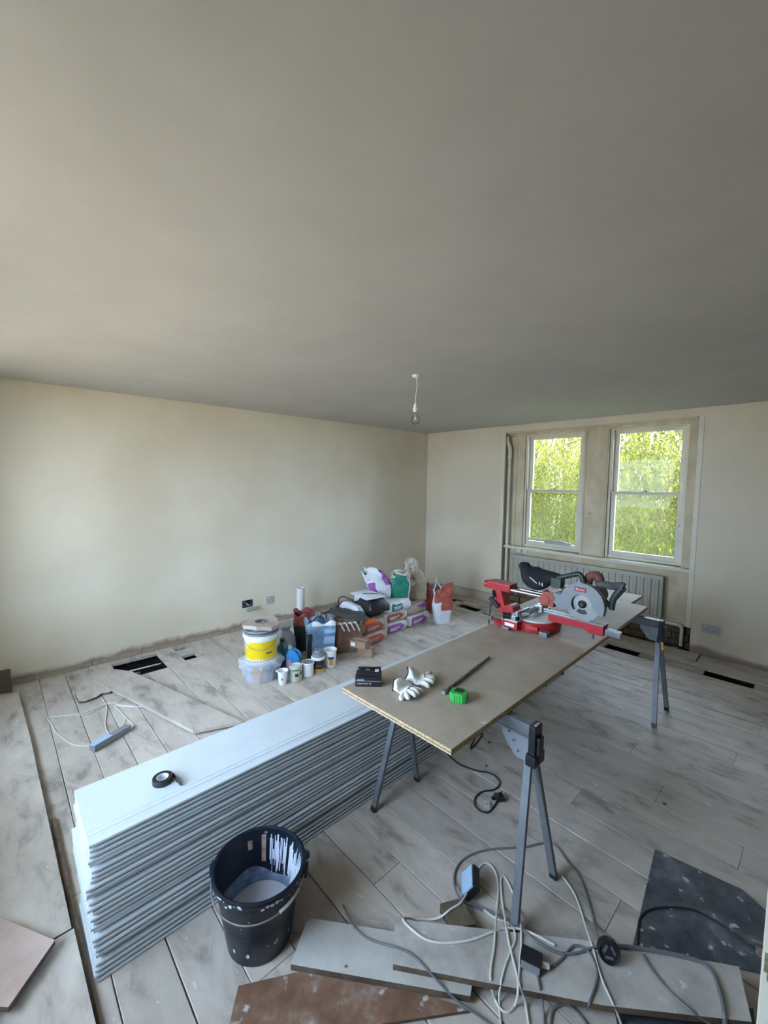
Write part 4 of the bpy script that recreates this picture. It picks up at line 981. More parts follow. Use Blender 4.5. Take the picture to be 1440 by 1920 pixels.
cable('black_cable', 'thin dark cable curved over the speckled vinyl sheet', 'cable_k', .0036, [(1196, 1772), (1197, 1745), (1200, 1722), (1218, 1706), (1258, 1701), (1305, 1708), (1350, 1733), (1390, 1762), (1440, 1800)])
cable('flat_grey_cable', 'thick grey cable from the round socket along the plank edge', 'cable_g', .0065, [(1135, 1772), (1180, 1776), (1240, 1785), (1290, 1796), (1318, 1806), (1338, 1828), (1350, 1860), (1357, 1890), (1360, 1930)])
cable('grey_cable', 'grey cable running diagonally over the right end of the plank', 'cable_g', .0042, [(1206, 1790), (1218, 1812), (1240, 1842), (1268, 1872), (1300, 1898), (1345, 1930)])
cable('grey_cable', 'thin grey cable crossing the pale board to the bottom edge', 'cable_g', .0036, [(643, 1697), (655, 1720), (668, 1742), (690, 1760), (722, 1771), (748, 1778), (775, 1792), (805, 1822), (832, 1852), (862, 1880), (900, 1906), (940, 1935)])
cable('grey_cable', 'short grey cable loop at the bottom edge below the adaptor', 'cable_g', .004, [(1032, 1930), (1035, 1900), (1046, 1886), (1062, 1884), (1080, 1896), (1097, 1916), (1105, 1935)])

# sockets on the cables
c = lay(877, 1668, 0); t = thing('trailing_socket', 'pale blue faced trailing socket lying by the trestle leg', 'socket', (c.x, c.y, .001), math.radians(-9))
T = Tr(0, 0, .040) @ Rz(math.radians(225)) @ Matrix.Rotation(math.radians(52), 4, 'Y')
G().box(-.040, .040, -.052, .052, -.030, .0, T=T).build('body', 'black', t, bevel=.005)
G().box(-.034, .034, -.050, .050, .0, .008, T=T).build('face', 'sky_blue_plastic', t, bevel=.003)
c = lay(1140, 1800, 0); t = thing('round_socket', 'round black rubber socket standing on the grey plank', 'socket', (c.x, c.y, c.z), math.radians(-60))
T = Matrix.Rotation(math.radians(65), 4, 'Y') 
g = G(); g.lathe([(.0, -.016), (.030, -.016), (.036, -.010), (.036, .010), (.031, .017), (.028, .012), (.0, .012)], 28, Tr(0, 0, .036) @ T); g.build('body', 'black', t, smooth=True)
g = G(); [g.box(-.004, .004, -.012, .012, .011, .0145, T=Tr(0, 0, .036) @ T @ Rz(k*2.09) @ Tr(.014, 0, 0)) for k in range(3)]; g.each('contact_plate', 'greylid', t)
c = lay(996, 1808, 0); t = thing('plug_adaptor', 'black plug adaptor lying on the grey plank', 'adaptor', (c.x, c.y, c.z), math.radians(20))
G().box(-.035, .035, -.026, .026, 0, .034).build('body', 'black', t, bevel=.006)
G().box(-.030, .030, -.029, -.026, .004, .03).build('side_face', 'midgrey', t, bevel=.001)
G().cyl((.03, .0, .018), (.055, .008, .014), .009, 10).build('cable_sleeve', 'cable_w', t, smooth=True)

# cable coil and socket strip on the left
SUPB = SUP
cable('extension_cable', 'cream cable in loose loops on the floorboards at left', 'cable_w', .0034, [(173, 1398), (150, 1399), (132, 1394), (118, 1384), (104, 1372), (97, 1358), (90, 1348), (100, 1344), (130, 1341), (165, 1334), (195, 1322), (222, 1315), (232, 1310)], 'loose cables at left')
cable('extension_cable', 'cream cable loop crossing the socket strip at left', 'cable_w', .0034, [(192, 1311), (200, 1324), (199, 1342), (197, 1358), (203, 1374), (214, 1376), (228, 1364), (236, 1348)], 'loose cables at left')
cable('extension_cable', 'cream cable curving round to the socket strip end at left', 'cable_w', .0034, [(273, 1325), (240, 1325), (215, 1323), (225, 1333), (236, 1346), (247, 1356), (250, 1362), (240, 1370), (222, 1378)], 'loose cables at left')
cable('extension_cable', 'cream cable lying nearest the broken board', 'cable_w', .003, [(140, 1342), (165, 1338), (188, 1328), (205, 1318), (228, 1322), (250, 1324)], 'loose cables at left')
a, b = PZ(178, 1411, 0), PZ(246, 1370, 0); m_ = (a+b)/2; hd = math.atan2(b.y-a.y, b.x-a.x); ln = (b-a).length
t = thing('socket_strip', 'pale blue and grey socket strip on the floor at left', 'socket strip', (m_.x, m_.y, .001), hd)
G().box(-ln/2, ln/2, 0, .05, 0, .036).build('body', 'midgrey', t, bevel=.004)
G().box(-ln/2, -ln/2+.12, .003, .05, .036, .041).build('top_face', 'sky_blue_plastic', t, bevel=.002)

# ------------------------------------------------------------------ tubs, tins, jug by the left wall
def tubshape(t, prof, m, name='body', seg=32, **k): return G().lathe(prof, seg).build(name, m, t, smooth=True, **k)
def band(t, r0, r1, z0, z1, a0, a1, m, name='label', n=10):
    V = []
    for i in range(n+1):
        a = math.radians(a0+(a1-a0)*i/n)
        V += [(r0*math.cos(a), r0*math.sin(a), z0), (r1*math.cos(a), r1*math.sin(a), z1)]
    return G().add(V, [(2*i, 2*i+2, 2*i+3, 2*i+1) for i in range(n)]).build(name, m, t, smooth=True, fix=False)
CA = -27   # direction towards the door side, degrees
tc_ = (1.217, -3.515)
t = thing('plastic_wrapped_tub', 'blue labelled tub wrapped in clear polythene, under the yellow tub', 'tub', (*tc_, .001), 0)
tubshape(t, [(.120, 0), (.125, .004), (.140, .165), (.146, .168), (.146, .180), (.0, .182)], 'offwhite')
band(t, .1285, .1405, .012, .155, CA-75, CA+80, 'bluelabel', n=16)
band(t, .1300, .1405, .025, .140, CA-30, CA-12, 'orangeprint', 'yellow_patch', 4); band(t, .1300, .1405, .025, .140, CA-4, CA+8, 'orangeprint', 'yellow_patch', 4)
g = G(); g.lathe([(.128, .0), (.150, .03), (.158, .075), (.170, .11), (.190, .135), (.186, .160), (.155, .178), (.146, .183)], 56, wob=lambda a, z: 1+.045*math.sin(9*a+z*30)+.03*math.sin(17*a-z*22)+.02*math.sin(5*a), closed=True)
g.build('polythene_wrap', 'film', t, smooth=True)
t = thing('yellow_tub', 'white tub with big yellow label on top of the wrapped tub', 'tub', (*tc_, .1845), 0)
tubshape(t, [(.122, 0), (.127, .004), (.140, .185), (.150, .188), (.150, .212), (.146, .216), (.0, .217)], 'white')
band(t, .1278, .1397, .012, .168, CA-95, CA+72, 'yellowprint', n=18)
band(t, .1352, .1402, .110, .170, CA-97, CA-45, 'white', 'label_corner', 5)
band(t, .1318, .1325, .062, .074, CA+18, CA+40, 'darkprint', 'print_line', 4)
G().tube([((.150-.004*math.sin(PI*i/12))*math.cos(math.radians(CA-80+i*13)), (.150-.004*math.sin(PI*i/12))*math.sin(math.radians(CA-80+i*13)), .190-.085*math.sin(PI*i/12)) for i in range(13)], .002, 6, smooth=2).build('wire_handle', 'galv', t, smooth=True)
t = thing('grey_coil', 'flat coil of dark grey strip on the yellow tub', 'coil', (tc_[0]+.005, tc_[1]+.005, .403), 0)
for k, (r, z) in enumerate([(.142, 0), (.128, .014), (.134, .026), (.120, .038)]):
    G().lathe([(r-.05, z), (r, z), (r+.003, z+.004), (r, z+.0125), (r-.05, z+.0125), (r-.05, z)], 36, Tr(.006*(k % 2), -.006*(k % 3), 0), closed=True).build('turn', 'greylid' if k % 2 else 'midgrey', t, smooth=True)
t = thing('octagonal_board_ring', 'beige octagonal board with metal-rimmed hole on top of the tubs', 'board ring', (tc_[0]-.005, tc_[1], .456), .1)
g = G(); n = 40; V = []
for i in range(n):
    a = 2*PI*i/n; o8 = .158/math.cos(((a % (PI/4))-PI/8))*math.cos(PI/8); rr = o8*(1+.02*math.sin(3*a))
    sag = -.014*math.sin(a*2+.6)
    V += [(rr*math.cos(a), rr*math.sin(a), sag-.006), (rr*math.cos(a), rr*math.sin(a), sag+.026), (.052*math.cos(a), .052*math.sin(a), .028), (.052*math.cos(a), .052*math.sin(a), -.002)]
F_ = []
for i in range(n):
    j = (i+1) % n; F_ += [(4*i, 4*j, 4*j+1, 4*i+1), (4*i+1, 4*j+1, 4*j+2, 4*i+2), (4*i+2, 4*j+2, 4*j+3, 4*i+3), (4*i+3, 4*j+3, 4*j, 4*i)]
g.add(V, F_).build('board', 'cardbeige', t, bevel=.002)
G().lathe([(.046, .010), (.046, .032), (.056, .033), (.056, .0295), (.050, .029), (.050, .010), (.046, .010)], 32, closed=True).build('metal_rim', 'steel_bright', t, smooth=True)
G().lathe([(.0, .012), (.046, .012)], 24, closed=True).build('hole_bottom', 'greylid', t)

def pot(name, label, c, prof, m, rz=0, cat='tub'):
    t = thing(name, label, cat, (c[0], c[1], .001), rz); tubshape(t, prof, m); return t
# small white measuring cup with spout
t = pot('plastic_cup', 'small white plastic cup with spout, leftmost of the small pots', (1.455, -3.445), [(.030, 0), (.032, .003), (.041, .108), (.046, .110), (.047, .116), (.043, .117), (.040, .108), (.031, .006), (0, .006)], 'white')
G().prism([(-.010, 0), (.010, 0), (.0, .016)], .104, .115, T=Rz(math.radians(-130)) @ Rz(-PI/2) @ Tr(0, .042, 0)).build('spout', 'white', t, bevel=.002)
band(t, .0362, .0375, .042, .062, CA-22, CA+2, 'midgrey', 'small_print', 3)
t = pot('paint_tin', 'pale green paint tin beside the white cup', (1.462, -3.325), [(.050, 0), (.052, .003), (.052, .118), (.055, .121), (.055, .126), (.050, .128), (.047, .122), (.0, .122)], 'palegreen', cat='tin')
band(t, .0526, .0526, .045, .072, CA-10, CA+22, 'darkprint', 'label_print', 4); band(t, .0526, .0526, .095, .104, CA-40, CA+30, 'darkprint', 'label_line', 8); band(t, .0526, .0526, .055, .085, CA+40, CA+62, 'darkprint', 'label_print', 3)
G().lathe([(.0, .123), (.034, .123), (.036, .127), (.038, .123)], 24, closed=True).build('lid', 'offwhite', t, smooth=True)
t = pot('plastic_pot', 'white plastic pot with grey lid next to the green tin', (1.468, -3.205), [(.040, 0), (.043, .003), (.050, .112), (.054, .114), (.054, .124), (.051, .125), (.049, .115), (.0, .113)], 'white')
G().lathe([(.0, .116), (.049, .116), (.050, .121), (.046, .121)], 28, closed=True).build('lid', 'midgrey', t, smooth=True)
t = pot('round_tub', 'dark labelled round tub with a grey roll on its lid', (1.445, -3.085), [(.052, 0), (.055, .003), (.059, .115), (.063, .117), (.063, .130), (.058, .133), (.0, .134)], 'white')
band(t, .0568, .0600, .032, .112, CA-70, CA+80, 'darkprint', n=12); band(t, .0560, .0573, .006, .030, CA-70, CA+80, 'orangeprint', 'lower_band', 12); band(t, .0585, .0594, .060, .072, CA-25, CA+25, 'redder', 'print_line', 5)
t = thing('grey_tape_roll', 'roll of grey tape standing on the dark labelled tub', 'tape', (1.445, -3.085, .136), 0)
G().lathe([(.024, 0), (.050, 0), (.053, .003), (.052, .026), (.036, .034), (.034, .056), (.031, .058), (.018, .058), (.018, .0), (.024, 0)], 28, closed=True).build('roll', 'midgrey', t, smooth=True)
t = pot('filler_tub', 'white tub with orange and blue label, rightmost of the small pots', (1.440, -2.948), [(.043, 0), (.046, .003), (.056, .146), (.060, .148), (.060, .158), (.057, .159), (.054, .150), (.044, .010), (0, .010)], 'white')
band(t, .0482, .0524, .020, .082, CA-22, CA+22, 'orangeprint', n=5); band(t, .0522, .0538, .080, .102, CA-30, CA+26, 'blueprint', 'blue_band', 5)
# blue jug
t = thing('blue_jug', 'bright blue plastic jug with pink label behind the small pots', 'bottle', (1.315, -3.262, .001), math.radians(50))
g = G(); g.prism([(-.055, 0), (.060, 0), (.060, .125), (.050, .160), (.012, .205), (-.012, .215), (-.035, .205), (-.055, .165)], -.038, .038, 'y'); g.build('body', 'jugblue', t, bevel=.010, smooth=True)
G().cyl((-.022, 0, .208), (-.030, 0, .238), .017, 16).build('cap', 'cardbeige', t, smooth=True)
G().prism([(-.050, .02), (-.012, .02), (-.010, .120), (-.050, .125)], -.0392, -.038, 'y').build('label', 'pink', t)
G().tube([(.012, 0, .205), (.048, 0, .185), (.062, 0, .150), (.060, 0, .125)], .010, 8, smooth=3).build('handle', 'jugblue', t, smooth=True)
t = thing('teal_bottle', 'dark teal bottle between the yellow tub and the blue jug', 'bottle', (1.17, -3.29, .001), 0)
tubshape(t, [(.045, 0), (.048, .004), (.048, .17), (.040, .20), (.018, .225), (.018, .25), (.0, .25)], 'teal'); G().lathe([(.020, .240), (.021, .262), (.0, .264)], 16).build('cap', 'black', t, smooth=True)
# crumpled polythene bag behind
t = thing('grey_polythene_bag', 'crumpled grey polythene bag behind the blue jug', 'bag', (1.03, -3.19, .001), 0)
G().lathe([(.085, 0), (.105, .03), (.108, .14), (.095, .22), (.07, .26), (.045, .285), (.075, .33), (.05, .34), (.0, .31)], 40, wob=lambda a, z: 1+.08*math.sin(5*a+z*17)+.05*math.sin(9*a-z*31)).build('bag', 'film_grey', t, smooth=True)

# white pipe standing by the wall
t = thing('upright_pipe', 'off-white plastic pipe standing upright against the left wall', 'pipe', (.36, -2.59, .001), 0)
G().lathe([(.044, 0), (.046, .001), (.046, .452), (.045, .454), (.041, .454), (.041, .0), (.044, 0)], 28, closed=True).build('pipe', 'offwhite', t, smooth=True)

# carrier bags
def carrier(name, label, c, rz, w, d, h, mats, cells, seed, handles=None):
    "open carrier bag: w along local x (front faces -y), d deep; cells(u, v, side) -> material index"
    R_ = random.Random(seed); t = thing(name, label, 'bag', (c[0], c[1], .001), rz)
    nu, nv = 12, 10; sides = [((-w/2, -d/2), (w/2, -d/2)), ((w/2, -d/2), (w/2, d/2)), ((w/2, d/2), (-w/2, d/2)), ((-w/2, d/2), (-w/2, -d/2))]
    V = []; F_ = []; MI = []; ring = []
    for (a, b) in sides:
        for i in range(nu): ring.append((a[0]+(b[0]-a[0])*i/nu, a[1]+(b[1]-a[1])*i/nu))
    n = len(ring)
    for j in range(nv+1):
        v = j/nv; k = .90+.10*v
        for i, (x, y) in enumerate(ring):
            q = mnoise.noise_vector(Vector((x*9+seed, y*9, v*3)))*.022*(0.25+v)
            s_i = i // nu; mid = math.sin(PI*(i % nu)/nu)
            pinch = 1-.25*mid*(s_i % 2)*v
            V.append((x*k*(pinch if s_i % 2 else 1)+q.x, y*k+q.y, h*v+(.018*math.sin(i*.9+seed)*v if j == nv else 0)))
    for j in range(nv):
        for i in range(n):
            l = (i+1) % n; F_.append((j*n+i, j*n+l, (j+1)*n+l, (j+1)*n+i)); MI.append(cells((i % nu+.5)/nu, (j+.5)/nv, i // nu))
    F_.append(tuple(range(n-1, -1, -1))); MI.append(0)
    g = G(); g.v = V; g.f = F_; g.mi = MI; o = g.build('sheet', mats, t, smooth=True)
    md = o.modifiers.new('s', 'SOLIDIFY'); md.thickness = .002; md.offset = -1
    if handles:
        for pts in handles: G().tube(pts, .0055, 7, smooth=4).build('handle', 'cable_k', t, smooth=True)
    return t
carrier('shopping_bag', 'red and dark printed shopping bag behind the pale blue bag', (.93, -2.915), math.radians(62), .20, .18, .375, ['bagdark', 'bagred', 'film_grey'],
        lambda u, v, s: 1 if v > .68 else 0, 2)
carrier('shopping_bag', 'pale blue shopping bag with black handles', (1.185, -2.885), math.radians(62), .27, .17, .355, ['bagblue', 'bagdark', 'white', 'sky_blue_plastic'],
        lambda u, v, s: (2 if v > .9 and s == 0 and u > .15 else (1 if (s == 0 and (u < .13 and v < .75)) or (.78 < v < .82) or (s == 1 and v < .6) else (3 if s == 0 and u > .62 and v < .78 and int(v*10) % 3 else 0))), 5,
        handles=[[(-.07, -.07, .34), (-.06, -.06, .385), (-.02, -.05, .40), (.02, -.05, .385), (.03, -.065, .34)], [(.0, .06, .34), (.02, .06, .39), (.06, .05, .39), (.07, .06, .34)]])
t = carrier('paper_carrier', 'brown paper carrier bag between the blue bag and the sacks', (1.235, -2.59), math.radians(62), .27, .22, .30, ['paper_brown', 'card'], lambda u, v, s: 0, 9)
g = G(); [g.tube([(-.11+.05*i, -.10, .30), (-.09+.05*i, -.12, .31), (-.07+.05*i, -.128, .27), (-.05+.05*i, -.13, .235-.01*(i % 2))], .010, 7, smooth=2, flat=.5) for i in range(4)]
g.each('crumpled_paper', 'sack', t, smooth=True)
g = G(); g.add([(-.12, -.10, .285), (.12, -.09, .285), (.12, .10, .285), (-.12, .10, .285)], [(0, 1, 2, 3)]); g.build('contents', 'crumple', t)
# dark cloth and shears with orange handle on it
t = thing('dark_dust_cloth', 'dark grey crumpled cloth lying over the brown carrier bag', 'cloth', (1.10, -2.515, .300), math.radians(8))
g = G(); nx, ny = 22, 14; V = []
for i in range(nx+1):
    for j in range(ny+1):
        x = -.25+.50*i/nx; y = -.11+.22*j/ny; q = mnoise.noise(Vector((x*11, y*11, 1)))
        V.append((x+.02*mnoise.noise(Vector((x*6, y*6, 9))), y+.015*mnoise.noise(Vector((x*6, y*6, 4))), .022+.030*q-(.25*max(0, abs(x)-.15))))
g.add(V, [(i*(ny+1)+j, (i+1)*(ny+1)+j, (i+1)*(ny+1)+j+1, i*(ny+1)+j+1) for i in range(nx) for j in range(ny)])
o = g.build('cloth', 'darkgrey', t, smooth=True); md = o.modifiers.new('s', 'SOLIDIFY'); md.thickness = .006
t = thing('hand_tool', 'dark tool with an orange handle beside the brown carrier bag', 'tool', (1.37, -2.42, .250), math.radians(72))
g = G(); g.tube([(-.13, .01, .0), (-.07, .0, .012), (.0, .0, .022), (.07, .0, .045)], [.012, .014, .018, .021, .022, .022, .024, .024, .022, .020], 10, smooth=3, flat=.7); g.build('handle', 'orange', t, smooth=True)
G().tube([(-.13, .01, .0), (-.18, .015, -.005), (-.24, .02, -.02)], .010, 8, smooth=2).build('shaft', 'darkgrey', t, smooth=True)
# two small cartons
def carton(label, c, rz, w, d, h, z, lab=False):
    t = thing('small_carton', label, 'box', (c[0], c[1], z), rz, 'small cardboard boxes'); G().box(-w/2, w/2, -d/2, d/2, 0, h).build('box', 'card', t, bevel=.002)
    G().box(-w/2+.002, w/2-.002, -.012, .012, h, h+.0006).build('tape_strip', 'cardbeige', t)
    if lab: G().box(-w/2+.010, -w/2+.055, -d/2-.0008, -d/2, .016, .050).build('label', 'white', t)
carton('small brown cardboard box on the floor under the labelled one', (1.475, -2.545), math.radians(35), .145, .12, .085, .001)
carton('small brown cardboard box with white label, on the other box', (1.435, -2.585), math.radians(22), .165, .12, .068, .087, True)

# ------------------------------------------------------------------ plaster sacks
def sack(label, c, z, lx, ly, h, mats, pr, rz=0, seed=0, tilt=0, grp='stacked plaster sacks'):
    "full sack lying flat; its printed side faces +x. pr(u, v) -> 1 where printed on the +x side"
    t = thing('plaster_sack', label, 'sack', (c[0], c[1], z), rz, grp)
    nx, ny, nz = 14, 20, 9; V = []; F_ = []; MI = []; idx = {}
    def vert(i, j, k):
        key = (i, j, k)
        if key in idx: return idx[key]
        a, b, e = 2*i/nx-1, 2*j/ny-1, 2*k/nz-1
        # rounded box: push corners in, bulge the middle of each side
        r4 = lambda q: 1-.5*abs(q)**6
        x = a*lx/2*(1-.06*abs(e)**3)*(1-.05*abs(b)**5); y = b*ly/2*(1-.07*abs(e)**3)*(1-.04*abs(a)**5)
        zz = e*h/2*(1-.07*abs(b)**8)*(1-.07*abs(a)**8)
        q = mnoise.noise_vector(Vector((x*8+seed*3.1, y*8, zz*12+seed)))
        p = Vector((x, y, zz))+Vector(q)*.011
        p.z = max(p.z, -h/2+.002)
        if tilt: p.z += tilt*(p.y)
        idx[key] = len(V); V.append((p.x, p.y, p.z+h/2)); return idx[key]
    def add(vs, m): F_.append(tuple(vs)); MI.append(m)
    for j in range(ny):
        for k in range(nz):
            u, v = (j+.5)/ny, (k+.5)/nz
            add([vert(nx, j, k), vert(nx, j+1, k), vert(nx, j+1, k+1), vert(nx, j, k+1)], pr(u, v))
            add([vert(0, j+1, k), vert(0, j, k), vert(0, j, k+1), vert(0, j+1, k+1)], 0)
    for i in range(nx):
        for k in range(nz):
            add([vert(i, 0, k), vert(i+1, 0, k), vert(i+1, 0, k+1), vert(i, 0, k+1)], 0); add([vert(i+1, ny, k), vert(i, ny, k), vert(i, ny, k+1), vert(i+1, ny, k+1)], 0)
        for j in range(ny):
            add([vert(i, j, nz), vert(i+1, j, nz), vert(i+1, j+1, nz), vert(i, j+1, nz)], 0); add([vert(i, j+1, 0), vert(i+1, j+1, 0), vert(i+1, j, 0), vert(i, j, 0)], 0)
    g = G(); g.v = V; g.f = F_; g.mi = MI; g.build('bag', mats, t, smooth=True)
    # light lettering strokes inside the print
    if pr(.35, .5):
        g = G(); x = lx/2+.004
        for k, (y0, y1, z0) in enumerate([(-.30, .10, .50), (-.30, -.02, .36)]):
            g.box(x-.012, x+.003, y0*ly, y1*ly, z0*h+tilt*y0*ly, z0*h+.009+tilt*y0*ly)
        g.each('print_line', mats[0], t)
    return t
panel = lambda u, v: 1 if .10 < u < .84-.20*abs(v-.5)*2 and .12 < v < .88 else 0
S0, S1 = .30, .55
XS = .60
sack('purple printed plaster sack at the bottom, left of the two on the floor', (1.262-XS/2, -1.905), .001, XS, .375, .125, ['sack', 'purple'], panel, 0, 1)
sack('purple printed plaster sack at the bottom right of the stack', (1.252-XS/2, -1.515), .001, XS, .385, .135, ['sack', 'purple'], panel, .03, 2)
sack('red printed plaster sack under the green one', (1.245-XS/2, -1.905), .127, XS, .38, .115, ['sack', 'redprint'], panel, .02, 3)
sack('tan plaster sack with purple corner on the right of the stack', (1.225-XS/2, -1.525), .137, XS, .36, .125, ['sack_tan', 'purple'], lambda u, v: 1 if u > .52 and v > 1.05-u*.75 and v < .86 else 0, -.03, 4)
sack('green printed plaster sack on top of the red one', (1.275-XS/2, -1.875), .243, XS, .37, .125, ['sack_white', 'greenprint'], lambda u, v: 1 if .10 < u < .62 and .10 < v < .9-(u-.1)*.4 else 0, .05, 5)
sack('tan sack with red print on the floor beside the cartons', (1.345-XS/2, -2.30), .001, XS, .36, .118, ['sack_tan', 'redprint'], panel, .04, 6)
sack('tan sack with red print, second up beside the brown carrier bag', (1.325-XS/2, -2.285), .120, XS, .37, .118, ['sack_tan', 'redprint'], panel, 0, 7)

def standing(label, c, z, w, d, h, mats, pr, seed, rz=0, lean=(0, 0), mouth=.8, taper=.75, grp='opened plaster sacks', name='opened_sack', floppy=0):
    "half used sack standing up, open and crumpled at the mouth; front faces local -y"
    t = thing(name, label, 'sack', (c[0], c[1], z), rz, grp)
    nu, nv = 44, 22; V = []; F_ = []; MI = []
    for j in range(nv+1):
        v = j/nv
        wd = w*(taper+(1-taper)*min(1, v*2.2))*(1-(1-mouth)*max(0, v-.6)/.4); dd = d*(.85+.15*min(1, v*3))*(1-.45*max(0, v-.45)/.55)
        for i in range(nu):
            a = 2*PI*i/nu; ca, sa = math.cos(a), math.sin(a)
            x = wd/2*math.copysign(abs(ca)**.55, ca); y = dd/2*math.copysign(abs(sa)**.55, sa)
            cr = .012+.050*max(0, v-.45)
            q = mnoise.noise_vector(Vector((ca*2.2+seed*5.3, sa*2.2, v*4.5+seed)))*cr
            q2 = mnoise.noise_vector(Vector((ca*5+seed, sa*5, v*9)))*cr*.5
            zz = h*v+(q.z*1.5+h*.10*math.sin(a*2+seed)+h*.05*math.sin(a*5+seed))*(v**3)
            V.append((x+q.x+q2.x+lean[0]*v*v, y+q.y+q2.y+lean[1]*v*v-floppy*max(0, v-.7)*.5, max(zz, 0)))
    for j in range(nv):
        for i in range(nu):
            l = (i+1) % nu; F_.append((j*nu+i, j*nu+l, (j+1)*nu+l, (j+1)*nu+i)); MI.append(pr((i+.5)/nu, (j+.5)/nv))
    F_.append(tuple(range(nu-1, -1, -1))); MI.append(0)
    g = G(); g.v = V; g.f = F_; g.mi = MI; o = g.build('bag', mats[:-1], t, smooth=True)
    md = o.modifiers.new('s', 'SOLIDIFY'); md.thickness = .003; md.offset = -1
    # the crumpled inner plies showing at the mouth
    k = int(nv*.93)*nu; Vi = []; top = [Vector(V[k+i]) for i in range(nu)]; ce = sum(top, Vector())/nu
    for s_ in (.93, .6, .25):
        for i, p in enumerate(top): 
            q = ce+(p-ce)*s_; q.z = p.z-.02-(.93-s_)*.10+.02*math.sin(i*1.9+s_*9); Vi.append(q)
    g = G(); g.add(Vi, [(r_*nu+i, r_*nu+(i+1) % nu, (r_+1)*nu+(i+1) % nu, (r_+1)*nu+i) for r_ in range(2) for i in range(nu)]+[tuple(2*nu+i for i in range(nu))])
    g.build('inner_ply', mats[-1], t, smooth=True)
    return t
# u runs round the bag: .75 is the middle of the local -y side, 1.0/0 the +x side
FR = lambda u: .56 < u < .94
a_ = math.radians(58)
standing('opened white sack with red panel standing on the floor right of the stack', (1.355, -1.235), .001, .235, .15, .45, ['sack_white', 'redprint', 'crumple'], lambda u, v: 1 if (u > .73 and u < .97 and v > .36) or (FR(u) and v > .60) else 0, 3, a_, (.015, 0), .92, .72)
standing('opened green and white sack standing on the stack', (1.14, -1.745), .345, .21, .14, .30, ['sack', 'greenprint', 'crumple'], lambda u, v: 1 if .55 < u < .86 and v > .05 and v < .86 else 0, 11, a_, (0, .0), .95, .95)
standing('crumpled beige sack on the right end of the stack', (1.05, -1.40), .262, .30, .20, .43, ['sack_tan', 'crumple', 'crumple'], lambda u, v: 1 if .58 < u < .76 and v > .42 else 0, 17, a_, (-.04, .03), .55, .95)
standing('crumpled white and purple sack leaning at the top of the stack', (1.02, -1.94), .375, .27, .16, .29, ['sack_white', 'purple', 'crumple'], lambda u, v: 1 if (.55 < u < .72 and v < .6) or (.80 < u < .97 and v > .52) else 0, 23, a_, (-.10, .04), .8, .8, floppy=.1)
standing('dark red sack behind the standing white one', (.93, -1.13), .001, .30, .20, .36, ['redder', 'redder', 'crumple'], lambda u, v: 0, 29, a_, (0, 0), .8, .9)

# ------------------------------------------------------------------ roller tray, papers, bags on the left sacks
t = thing('roller_tray', 'black plastic paint tray on top of the left sacks', 'tray', (1.00, -2.225, .245), math.radians(0))
w, d_, h = .44, .33, .055
g = G(); o_ = [(-w/2, -d_/2), (w/2, -d_/2), (w/2, d_/2), (-w/2, d_/2)]; i_ = [(x*.86, y*.84) for x, y in o_]
V = [(x, y, h) for x, y in o_]+[(x*1.05, y*1.06, h) for x, y in o_]+[(x, y, .0) for x, y in i_]+[(x*1.05, y*1.06, h-.008) for x, y in o_]+[(x*.99, y*.99, -.004) for x, y in i_]
F_ = []
for k in range(4):
    l = (k+1) % 4; F_ += [(k, l, 4+l, 4+k), (k, 8+k, 8+l, l), (4+k, 4+l, 12+l, 12+k), (12+k, 12+l, 16+l, 16+k)]
F_ += [(8, 9, 10, 11), (19, 18, 17, 16)]
g.add(V, F_).build('tray', 'black', t, bevel=.003)
g = G(); [g.box(-.13+.03*i, -.12+.03*i, -.10, .10, .0, .004) for i in range(8)]; g.each('rib', 'black', t)
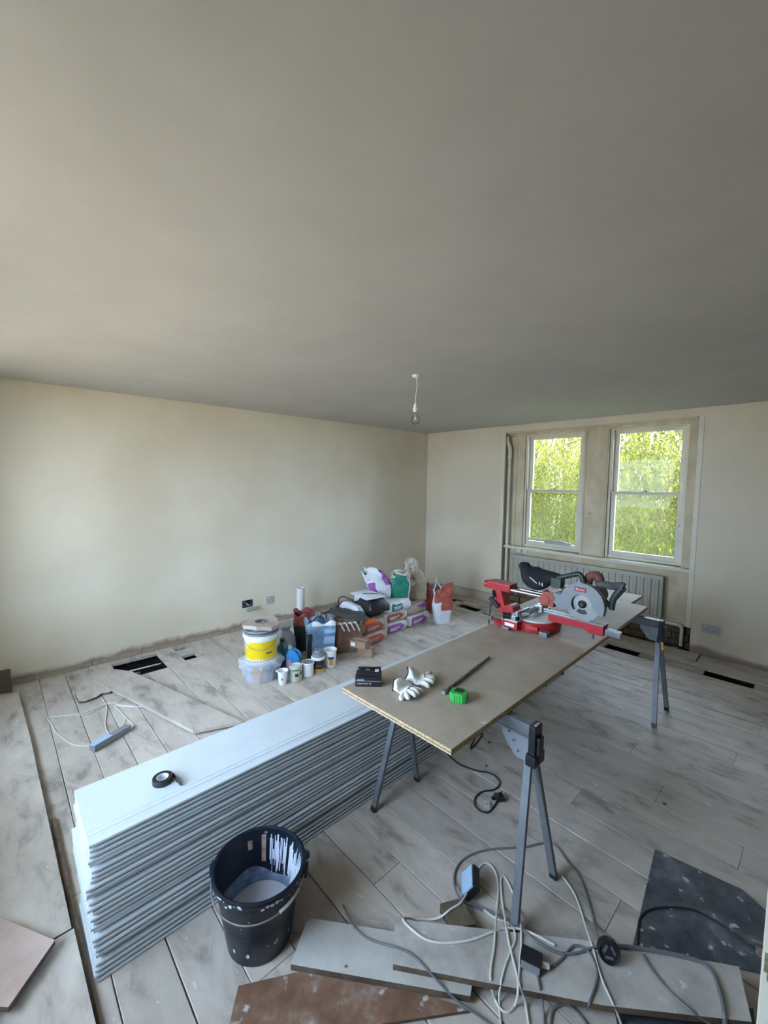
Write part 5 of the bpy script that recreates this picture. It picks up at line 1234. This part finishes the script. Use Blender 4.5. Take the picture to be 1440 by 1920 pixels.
def loose(name, label, cat, c, rz, z, pts_, hgt, m, seed, tiltv=(0, 0), grp=None, extra=None):
    t = thing(name, label, cat, (c[0], c[1], z), rz, grp)
    g = G(); nx, ny = 12, 10; V = []
    w, d = pts_
    for s_ in (0, 1):
        for i in range(nx+1):
            for j in range(ny+1):
                a, b = 2*i/nx-1, 2*j/ny-1; ed = (1-abs(a)**6)*(1-abs(b)**6)
                q = mnoise.noise(Vector((a*2+seed, b*2, s_*3)))
                zz = (hgt*(.25+.75*ed)*(1+.22*q) if s_ else 0)
                V.append((a*w/2, b*d/2, zz+tiltv[0]*a+tiltv[1]*b))
    n = (nx+1)*(ny+1); F_ = []
    for i in range(nx):
        for j in range(ny):
            a = i*(ny+1)+j; F_ += [(n+a, n+a+ny+1, n+a+ny+2, n+a+1), (a, a+1, a+ny+2, a+ny+1)]
    for i in range(nx):
        for j in (0, ny): a = i*(ny+1)+j; F_.append((a, a+ny+1, n+a+ny+1, n+a))
    for j in range(ny):
        for i in (0, nx): a = i*(ny+1)+j; F_.append((a, a+1, n+a+1, n+a))
    g.add(V, F_).build('body', m, t, smooth=True)
    return t
t = loose('black_tool_bag', 'shiny black plastic bag resting on the right end of the tray', 'bag', (1.13, -2.165), -.12, .305, (.30, .25), .14, 'black', 4)
t = loose('printed_white_sack', 'flat white bag with black lettering on top of the black bag', 'bag', (1.08, -2.185), -.12, .447, (.33, .25), .030, 'sack_white', 7, (0, .0))
G().box(-.05, .11, -.055, -.038, .026, .034, T=Rz(.9)).build('lettering_line', 'darkprint', t)
t = loose('rolled_papers', 'bundle of bluish white papers lying in the black tray', 'papers', (.98, -2.325), -.04, .262, (.38, .085), .10, 'paper', 9, (-.0, 0))
t = thing('folded_card', 'small white triangular card standing at the front of the tray', 'card', (1.03, -2.375, .262), math.radians(25))
G().prism([(-.042, .03), (.042, .03), (.0, .10)], -.002, .002, 'y', T=Matrix.Rotation(math.radians(-15), 4, 'X')).build('card', 'paper', t)
t = thing('black_wire_frame', 'black wire roller frame leaning on the papers in the tray', 'roller frame', (.93, -2.36, .262), 0)
G().tube([(-.15, -.0, .02), (-.17, .02, .10), (-.12, .04, .135), (-.02, .06, .13), (.06, .08, .09)], .006, 7, smooth=4).build('wire', 'black', t, smooth=True)
